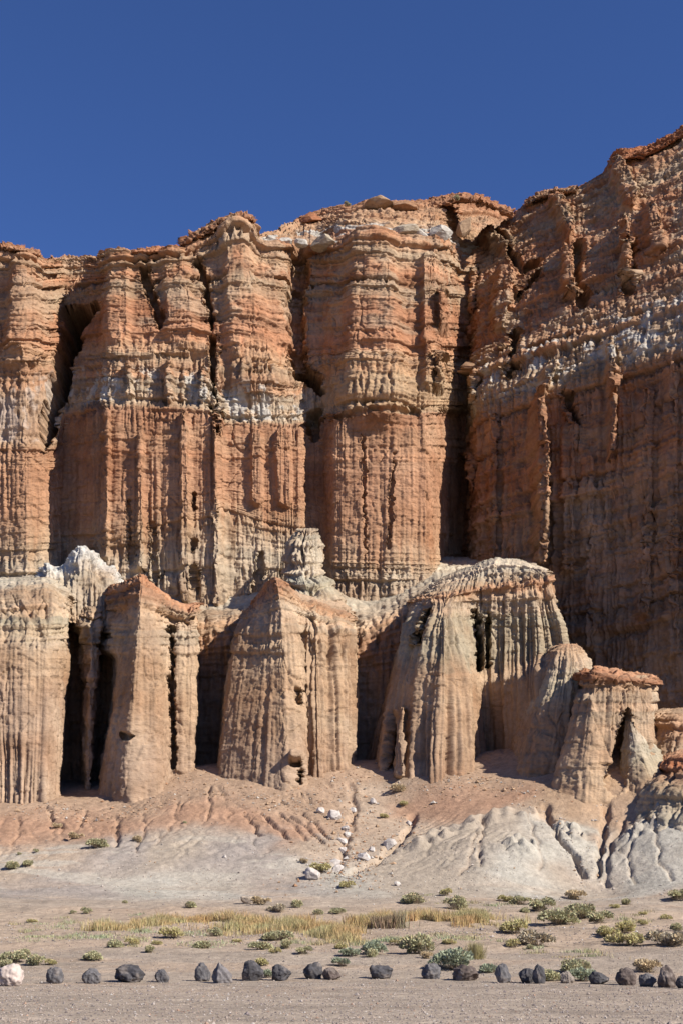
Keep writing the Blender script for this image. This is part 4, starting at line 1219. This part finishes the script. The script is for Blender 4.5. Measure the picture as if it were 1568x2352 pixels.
def bush_mesh(name, seed, colour, tall=0.62, leaves=900, dry_top=0.0, grassy=False):
    R = np.random.RandomState(seed)
    nl = R.randint(5, 9)
    cen = np.stack([R.uniform(-.32, .32, nl), R.uniform(-.32, .32, nl), R.uniform(.05, .38, nl) * tall], 1)
    rad = R.uniform(.15, .27, nl)
    if grassy:
        n2 = leaves
        a = R.uniform(0, 2 * math.pi, n2)
        b = np.abs(R.normal(0, .16, n2))
        base = np.stack([np.cos(a) * b, np.sin(a) * b, np.zeros(n2)], 1)
        tip = base + np.stack([np.cos(a) * R.uniform(.05, .42, n2), np.sin(a) * R.uniform(.05, .42, n2), tall * R.uniform(.5, 1.05, n2)], 1)
        side = np.stack([-np.sin(a), np.cos(a), 0 * a], 1) * .018
        V = np.concatenate([base - side, base + side, tip], 0)
        Fc = np.stack([np.arange(n2), np.arange(n2) + n2, np.arange(n2) + 2 * n2], 1)
        cv = np.array(colour) * (1 + R.uniform(-.3, .3, (n2, 1)))
        C = np.concatenate([cv, cv, cv])
        return tri_mesh(name, V, Fc, C, M_LEAF, link=False)
    w = rad ** 2 / (rad ** 2).sum()
    k = R.choice(nl, leaves, p=w)
    d = R.normal(size=(leaves, 3))
    d /= np.linalg.norm(d, axis=1, keepdims=True)
    d[:, 2] = np.abs(d[:, 2]) * .9 + .02
    p = cen[k] + d * (rad[k] * R.uniform(.72, 1.08, leaves))[:, None]
    p[:, 2] = np.maximum(p[:, 2], .012)
    ax = d + R.normal(0, .55, (leaves, 3)) + np.array([0, 0, .35])
    ax /= np.linalg.norm(ax, axis=1, keepdims=True)
    sd = np.cross(ax, R.normal(size=(leaves, 3)))
    sd /= np.linalg.norm(sd, axis=1, keepdims=True)
    L = R.uniform(.04, .085, (leaves, 1))
    V = np.concatenate([p - sd * L * .42, p + sd * L * .42, p + ax * L + sd * L * .2, p + ax * L - sd * L * .2], 0)
    i = np.arange(leaves)
    Fc = np.stack([i, i + leaves, i + 2 * leaves, i + 3 * leaves], 1)
    lob = R.uniform(-.16, .16, nl)
    cv = np.array(colour) * (1 + lob[k] + R.uniform(-.3, .3, leaves))[:, None]
    if dry_top:
        m = (R.uniform(size=leaves) < dry_top * (p[:, 2] / p[:, 2].max()))[:, None]
        cv = np.where(m, np.array(DRY) * (1 + R.uniform(-.2, .2, (leaves, 1))), cv)
    nt = 70
    a = R.uniform(0, 2 * math.pi, nt)
    el = R.uniform(.15, 1.3, nt)
    ln = R.uniform(.3, .62, (nt, 1))
    dr = np.stack([np.cos(a) * np.cos(el), np.sin(a) * np.cos(el), np.sin(el) * tall * 1.3], 1) * ln
    b0 = np.stack([np.cos(a) * .08, np.sin(a) * .08, 0 * a], 1)
    sd = np.stack([-np.sin(a), np.cos(a), 0 * a], 1) * .008
    nV = len(V)
    V = np.concatenate([V, b0 - sd, b0 + sd, b0 + dr + sd * .5, b0 + dr - sd * .5], 0)
    j = nV + np.arange(nt)
    Fc = np.concatenate([Fc, np.stack([j, j + nt, j + 2 * nt, j + 3 * nt], 1)])
    tw = np.tile(np.array((.40, .33, .25)), (nt * 4, 1)) * R.uniform(.7, 1.2, (nt * 4, 1))
    return tri_mesh(name, V, Fc, np.concatenate([cv] * 4 + [tw]), M_LEAF, link=False)


KIND = {}
for nm, colr, tall, dt, gr, lv in (('s', SAGE, .62, .25, False, 1700), ('b', BLUEG, .66, .05, False, 1700), ('o', OLIVE, .52, .3, False, 1500), ('d', DRY, .55, 0, False, 1200),
                                   ('k', GREYD, .60, .35, False, 1400), ('f', OLIVE, .30, .4, False, 900), ('g', (.36, .31, .15), .75, 0, True, 700)):
    KIND[nm] = [bush_mesh('shrub', 700 + ord(nm) * 5 + q, colr, tall, lv, dt, gr) for q in range(4)]
KW = {'s': 'sage green shrub', 'b': 'blue-green shrub', 'o': 'olive green shrub', 'd': 'dry tan shrub', 'k': 'grey-brown twiggy shrub', 'f': 'flat yellow-green shrub', 'g': 'dry grassy tuft'}
# zone: list of (px, base py, width px, kind)
ZONES = [
    ('on the orange slope', [(220, 1950, 48, 's'), (60, 1993, 30, 's'), (22, 1998, 34, 's'), (132, 1903, 22, 'd'), (422, 1891, 12, 's'), (315, 1938, 28, 'd'), (172, 1928, 34, 'd'), (84, 1958, 14, 's'), (45, 1964, 10, 's')]),
    ('in the wash', [(732, 2007, 42, 'o'), (795, 2041, 36, 'o'), (914, 1824, 42, 'd'), (926, 1854, 24, 'o'), (884, 1880, 20, 'o'), (700, 1985, 22, 'd')]),
    ('along the mounds foot', [(598, 2079, 42, 'd'), (675, 2085, 30, 's'), (432, 2086, 30, 's'), (728, 2101, 30, 's'), (776, 2099, 36, 's'), (640, 2096, 44, 'k'), (285, 2075, 16, 's'), (200, 2099, 25, 's'), (168, 2099, 14, 's'), (72, 2119, 24, 'f'),
                            (956, 2077, 66, 's'), (1024, 2058, 28, 'o'), (1041, 2090, 60, 's'), (1160, 2071, 36, 'o'), (1325, 2067, 44, 'd'), (1560, 2071, 56, 's')]),
    ('in the patch right of the grass', [(1196, 2079, 46, 's'), (1240, 2095, 60, 's'), (1205, 2096, 28, 's'), (1282, 2125, 88, 's'), (1330, 2111, 80, 's'), (1376, 2121, 60, 's'), (1184, 2147, 62, 'o'), (1236, 2175, 80, 'k'), (1176, 2178, 32, 'o'), (1220, 2180, 18, 's'),
                            (1400, 2151, 52, 'o'), (1430, 2146, 60, 'o'), (1402, 2165, 46, 'f'), (1455, 2173, 66, 'o'), (1534, 2175, 86, 'k'), (1527, 2111, 30, 'f'), (1410, 2086, 26, 'f'), (1444, 2079, 26, 's'), (1476, 2125, 24, 'o'), (1474, 2101, 22, 'f'), (1500, 2146, 24, 'f'), (1560, 2140, 30, 's')]),
    ('on the flat below the grass', [(254, 2176, 44, 's'), (207, 2206, 54, 's'), (349, 2189, 27, 's'), (472, 2179, 48, 's'), (400, 2156, 50, 'o'), (488, 2151, 40, 's'), (597, 2182, 50, 's'), (664, 2179, 32, 's'), (694, 2193, 38, 's'), (632, 2190, 26, 'o'), (640, 2161, 60, 's'), (305, 2171, 34, 'o'),
                            (28, 2213, 64, 's'), (56, 2197, 36, 's'), (82, 2217, 46, 's'), (115, 2217, 26, 'o'), (18, 2224, 36, 's'), (540, 2165, 26, 'f'), (360, 2170, 26, 'f'), (785, 2180, 30, 'o'),
                            (858, 2193, 58, 'b'), (806, 2197, 42, 'b'), (846, 2199, 30, 's'), (920, 2171, 50, 'f'), (975, 2193, 84, 's'), (980, 2202, 26, 'd'), (1034, 2169, 34, 'f')]),
    ('just behind the boulders', [(602, 2218, 36, 'o'), (615, 2246, 28, 'b'), (785, 2221, 44, 'b'), (1046, 2229, 92, 'b'), (1092, 2204, 46, 'g'), (1128, 2235, 52, 'b'), (1252, 2252, 66, 's'), (1327, 2235, 70, 's'), (1340, 2254, 60, 'b'), (1492, 2234, 58, 'd')]),
]
ORD = ['', 'second', 'third', 'fourth', 'fifth', 'sixth', 'seventh', 'eighth', 'ninth', 'tenth', 'eleventh', 'twelfth', 'thirteenth', 'fourteenth', 'fifteenth', 'sixteenth', 'seventeenth', 'eighteenth', 'nineteenth', 'twentieth',
       'twenty-first', 'twenty-second', 'twenty-third', 'twenty-fourth', 'twenty-fifth', 'twenty-sixth', 'twenty-seventh', 'twenty-eighth']
RB = random.Random(5)
for zone, lst in ZONES:
    lst = sorted(lst)
    for i, (px, py, w, k) in enumerate(lst):
        b = ghit(px, py)
        width = w / F0 * b[1] / 1.05 * 1.12
        me = KIND[k][RB.randrange(4)]
        o = bpy.data.objects.new('shrub', me)
        COL.objects.link(o)
        o.location = (b[0], b[1] + .2 * width, gz(b[0], b[1] + .2 * width) - .02)
        h = width * RB.uniform(.82, 1.0) * (1.25 if w < 34 and k != 'f' else 1.0) * (1.15 if k == 'g' else 1)
        o.scale = (width, width, h)
        o.rotation_euler = (0, 0, RB.uniform(0, 6.28))
        size = 'large ' if w >= 58 else ('small ' if w < 30 else '')
        place = 'leftmost' if i == 0 else ('rightmost' if i == len(lst) - 1 else ORD[i] + ' from the left')
        tag(o, f'{size}{KW[k]}, {place} {zone}', 'shrub', 'desert shrubs ' + zone)

# two shrubs on the skyline of the cliff
for px, py, w, lab in ((797, 474, 18, 'tiny grey-green shrub on the cliff top skyline, left one'), (1044, 458, 20, 'tiny grey-green shrub on the cliff top skyline, right one')):
    q = at(px, py, 153.5)
    o = bpy.data.objects.new('shrub', KIND['s'][0 if px < 900 else 2])
    COL.objects.link(o)
    o.location = q
    wd = w / F0 * 153.5 * 1.15
    o.scale = (wd, wd, wd * 1.2)
    tag(o, lab, 'shrub', 'shrubs on the skyline')


# ---------------------------------------------------------------- grass, low growth and gravel: what nobody could count
def blades(name, pts, hmin, hmax, wid, col, cvar, seed, label, lean=.6, cat='grass'):
    R = np.random.RandomState(seed)
    n = len(pts)
    a = R.uniform(0, 2 * math.pi, n)
    cl = pn(pts[:, 0] * .55, pts[:, 1] * .55, .3, seed)
    h = R.uniform(hmin, hmax, n) * (.8 + .9 * np.clip(cl + .15, -.5, .6))
    base = pts
    ln = R.uniform(.05, lean, n) * h
    mid = base + np.stack([np.cos(a) * ln * .35, np.sin(a) * ln * .35, h * .6], 1)
    tip = base + np.stack([np.cos(a) * ln, np.sin(a) * ln, h], 1)
    b = R.uniform(0, 2 * math.pi, n)
    sd = np.stack([np.cos(b), np.sin(b), 0 * b], 1) * wid
    V = np.concatenate([base - sd, base + sd, mid + sd * .7, mid - sd * .7, tip], 0)
    i = np.arange(n)
    Fc = np.concatenate([np.stack([i, i + n, i + 2 * n], 1), np.stack([i, i + 2 * n, i + 3 * n], 1), np.stack([i + 3 * n, i + 2 * n, i + 4 * n], 1)])
    tone = pn(pts[:, 0] * .7, pts[:, 1] * .7, .7, seed + 1)[:, None]
    c = (np.array(col) + tone * np.array((-.10, .02, .02))) * (1 + R.uniform(-cvar, cvar, (n, 1))) * (1 + R.uniform(-.08, .08, (n, 3)))
    o = tri_mesh(name, V, Fc, np.clip(np.concatenate([c] * 5), .01, .8), M_LEAF)
    tag(o, label, cat, kind='stuff')
    return o


def strip_points(segs, n, seed, clump=.35):
    """clumped points along a strip given as [(px, py, half-depth m)]"""
    R = np.random.RandomState(seed)
    P = np.array([list(ghit(a, b)) + [c] for a, b, c in segs])
    nc = n // 110
    t = R.uniform(0, len(segs) - 1.001, nc)
    i = t.astype(int)
    f = (t - i)[:, None]
    c = P[i] * (1 - f) + P[i + 1] * f
    cx = c[:, 0] + R.normal(0, .3, nc)
    cy = c[:, 1] + R.normal(0, .62, nc) * c[:, 3]
    k = R.randint(0, nc, n)
    x = cx[k] + R.normal(0, clump, n)
    y = cy[k] + R.normal(0, clump, n)
    keep = pn(x * .35, y * .35, .2, seed) + .5 * pn(x * 1.1, y * 1.1, .2, seed + 1) > -.12
    x, y = x[keep], y[keep]
    return np.stack([x, y, gz(x, y) - .02], 1)


GOLD = (.455, .35, .175)
g1 = strip_points([(225, 2138, .8), (330, 2124, .9), (430, 2118, 1.2), (520, 2122, 1.6), (600, 2130, 2.0), (690, 2136, 2.0), (760, 2144, 1.6), (820, 2160, 1.2)], 22000, 901, .45)
blades('dry_grass', g1, .22, .56, .014, GOLD, .3, 902, 'golden dry grass in a long strip left of the dark shrub')
g2 = strip_points([(822, 2124, .8), (880, 2116, 1.6), (960, 2114, 1.8), (1040, 2117, 1.4), (1100, 2116, 1.2), (1160, 2118, .6)], 15000, 903, .45)
blades('dry_grass', g2, .22, .56, .014, GOLD, .3, 904, 'golden dry grass in a shorter strip above the middle of the boulder row')
g3 = strip_points([(818, 2130, .5), (850, 2132, .6), (905, 2130, .6)], 3600, 905)
blades('dry_grass', g3, .4, .85, .02, (.30, .22, .14), .35, 906, 'dark brown dry clump at the left end of the right grass strip')
g4 = strip_points([(0, 2140, 6), (100, 2138, 7), (250, 2150, 7), (420, 2160, 6)], 5200, 907, clump=.34)
blades('low_weeds', g4, .06, .2, .018, (.37, .345, .20), .3, 908, 'low greenish weeds spread over the sandy flat at the left', lean=.9, cat='weeds')
g5 = strip_points([(430, 2162, 2), (640, 2168, 2), (860, 2165, 2), (1050, 2155, 2.5), (1300, 2190, 2), (1540, 2200, 2)], 5000, 909, clump=.3)
blades('low_weeds', g5, .06, .2, .018, (.37, .345, .20), .3, 910, 'low weeds dotted between the shrubs below the golden grass', lean=.9, cat='weeds')
g6 = strip_points([(900, 2062, 2), (1150, 2085, 3), (1400, 2100, 4), (1560, 2125, 3)], 3200, 911, clump=.3)
blades('low_weeds', g6, .06, .2, .018, (.37, .345, .20), .3, 912, 'low weeds dotted at the foot of the white mounds', lean=.9, cat='weeds')

# gravel
R = np.random.RandomState(77)
n = 46000
gyv = 22 + 46 * R.uniform(size=n) ** 1.5
gxv = R.uniform(-1, 1, n) * (gyv * .33 + 3)
extra = 5000
gyv = np.concatenate([gyv, R.uniform(60, 100, extra)])
gxv = np.concatenate([gxv, R.uniform(-32, 32, extra)])
n += extra
sz = np.clip(R.lognormal(-4.15, .45, n), .009, .08) * np.where(gyv > 60, 1.7, 1)
O = np.array([(1, 0, 0), (0, 1, 0), (-1, 0, 0), (0, -1, 0), (0, 0, .8), (0, 0, -.5)], float)
OF = np.array([(0, 1, 4), (1, 2, 4), (2, 3, 4), (3, 0, 4), (1, 0, 5), (2, 1, 5), (3, 2, 5), (0, 3, 5)])
a = R.uniform(0, 6.28, n)
V = O[None] * (1 + R.uniform(-.35, .35, (n, 6, 3)))
ca, sa = np.cos(a)[:, None], np.sin(a)[:, None]
V = np.stack([V[..., 0] * ca - V[..., 1] * sa, V[..., 0] * sa + V[..., 1] * ca, V[..., 2]], -1) * sz[:, None, None]
V = V + np.stack([gxv, gyv, gz(gxv, gyv) + sz * .15], -1)[:, None]
Fg = (OF[None] + 6 * np.arange(n)[:, None, None]).reshape(-1, 3)
pal = np.array([(.40, .32, .26), (.30, .25, .22), (.50, .42, .36), (.22, .18, .17), (.62, .56, .50), (.42, .28, .2)])
cg = pal[R.choice(6, n, p=[.40, .26, .16, .08, .03, .07])] * (1 + R.uniform(-.15, .15, (n, 1)))
gr = tri_mesh('gravel', V.reshape(-1, 3), Fg, np.repeat(cg, 6, 0), M_STONE)
tag(gr, 'small stones and gravel scattered over the flat', 'gravel', kind='stuff')

# blocks lying along the rim of the cliff
GRM = 'pale blocks along the rim of the cliff'
rim = [
    (606, 640, 540, 560, 'WHITE', 'leftmost white block on the cliff rim, right of the highest capped block'),
    (640, 672, 544, 563, 'WHITE', 'second white block from the left on the cliff rim'),
    (676, 708, 546, 566, 'WHITE', 'third white block from the left on the cliff rim'),
    (712, 770, 540, 566, 'PALE', 'wide pale slab on the cliff rim, fourth block from the left'),
    (766, 784, 548, 566, 'WHITE', 'small white block touching the wide pale slab on the rim'),
    (900, 962, 512, 540, 'PALE', 'long pale slab on the rim above the right half of the cliff'),
    (940, 985, 524, 550, 'WHITE', 'white block just below the long pale slab on the rim'),
    (985, 1040, 516, 548, 'WHITE', 'white block right of the long pale slab on the rim'),
    (1046, 1082, 492, 540, 'TAN', 'upright tan block near the top of the deep cleft'),
    (835, 905, 451, 478, 'TAN', 'tan tilted slab on the skyline left of the right cliff-top shrub'),
    (690, 742, 484, 512, 'DRED', 'dark red slab at the left end of the upper ridge'),
    (900, 960, 462, 482, 'ORG', 'orange slab on the skyline next to the tan tilted one'),
]
for i, (a, b, c, d, col, lab) in enumerate(rim):
    Yr = 143.5 if c > 500 else 152.0
    place_rock('rim_rock', lab, 'rock', a, b, c, d, globals()[col], M_ROCK, 800 + i * 3, GRM, sub=3, cuts=24, rough=.05, depth=.52, anchor=at((a + b) / 2, d, Yr), sink=.2)

# rubble on the slopes under the buttresses and down the wash
R = np.random.RandomState(78)
pts = []
for seg, n_, sp in (([(30, 1868), (120, 1850), (250, 1880), (370, 1850), (450, 1775)], 700, 1.2), ([(500, 1800), (600, 1850), (720, 1840), (800, 1760)], 700, 1.2), ([(860, 1790), (1000, 1810), (1110, 1800), (1260, 1850)], 600, 1.2),
                     ([(820, 1800), (800, 1860), (790, 1920), (780, 1980), (770, 2040)], 900, 1.5), ([(960, 1870), (900, 1940), (830, 1990), (790, 2020)], 500, .9), ([(1265, 1880), (1320, 1970), (1350, 2030)], 300, .5),
                     ([(1395, 1860), (1378, 1960), (1372, 2030)], 300, .5), ([(0, 2000), (400, 2000), (700, 2010)], 500, 3.5), ([(850, 2030), (1150, 2045), (1550, 2040)], 500, 2.5)):
    W = np.array([ghit(a_, b_) for a_, b_ in seg])
    t = R.uniform(0, len(W) - 1.001, n_)
    i_ = t.astype(int)
    q = W[i_] + (W[i_ + 1] - W[i_]) * (t - i_)[:, None]
    pts.append(q[:, :2] + R.normal(0, sp, (n_, 2)))
pts = np.concatenate(pts)
n = len(pts)
seg_of = np.repeat(np.arange(9), [700, 700, 600, 900, 500, 300, 300, 500, 500])
sz = np.clip(R.lognormal(-2.9, .55, n), .025, .26) * np.where(seg_of > 4, .6, 1)
V = O[None] * (1 + R.uniform(-.4, .4, (n, 6, 3)))
a = R.uniform(0, 6.28, n)
ca, sa = np.cos(a)[:, None], np.sin(a)[:, None]
V = np.stack([V[..., 0] * ca - V[..., 1] * sa, V[..., 0] * sa + V[..., 1] * ca, V[..., 2]], -1) * sz[:, None, None]
V = V + np.stack([pts[:, 0], pts[:, 1], gz(pts[:, 0], pts[:, 1]) + sz * .1], -1)[:, None]
Fg = (OF[None] + 6 * np.arange(n)[:, None, None]).reshape(-1, 3)
pal = np.array([PINK, TAN, ORG, (.5, .42, .35), (.58, .52, .45)])
pick = np.where(seg_of > 4, R.choice(5, n, p=[.05, .1, .0, .45, .4]), R.choice(5, n, p=[.3, .25, .2, .15, .1]))
cg = pal[pick] * (1 + R.uniform(-.2, .15, (n, 1)))
rb_ = tri_mesh('rubble', V.reshape(-1, 3), Fg, np.repeat(cg, 6, 0), M_STONE)
tag(rb_, 'broken stones lying on the slopes below the buttresses and in the wash', 'rubble', kind='stuff')
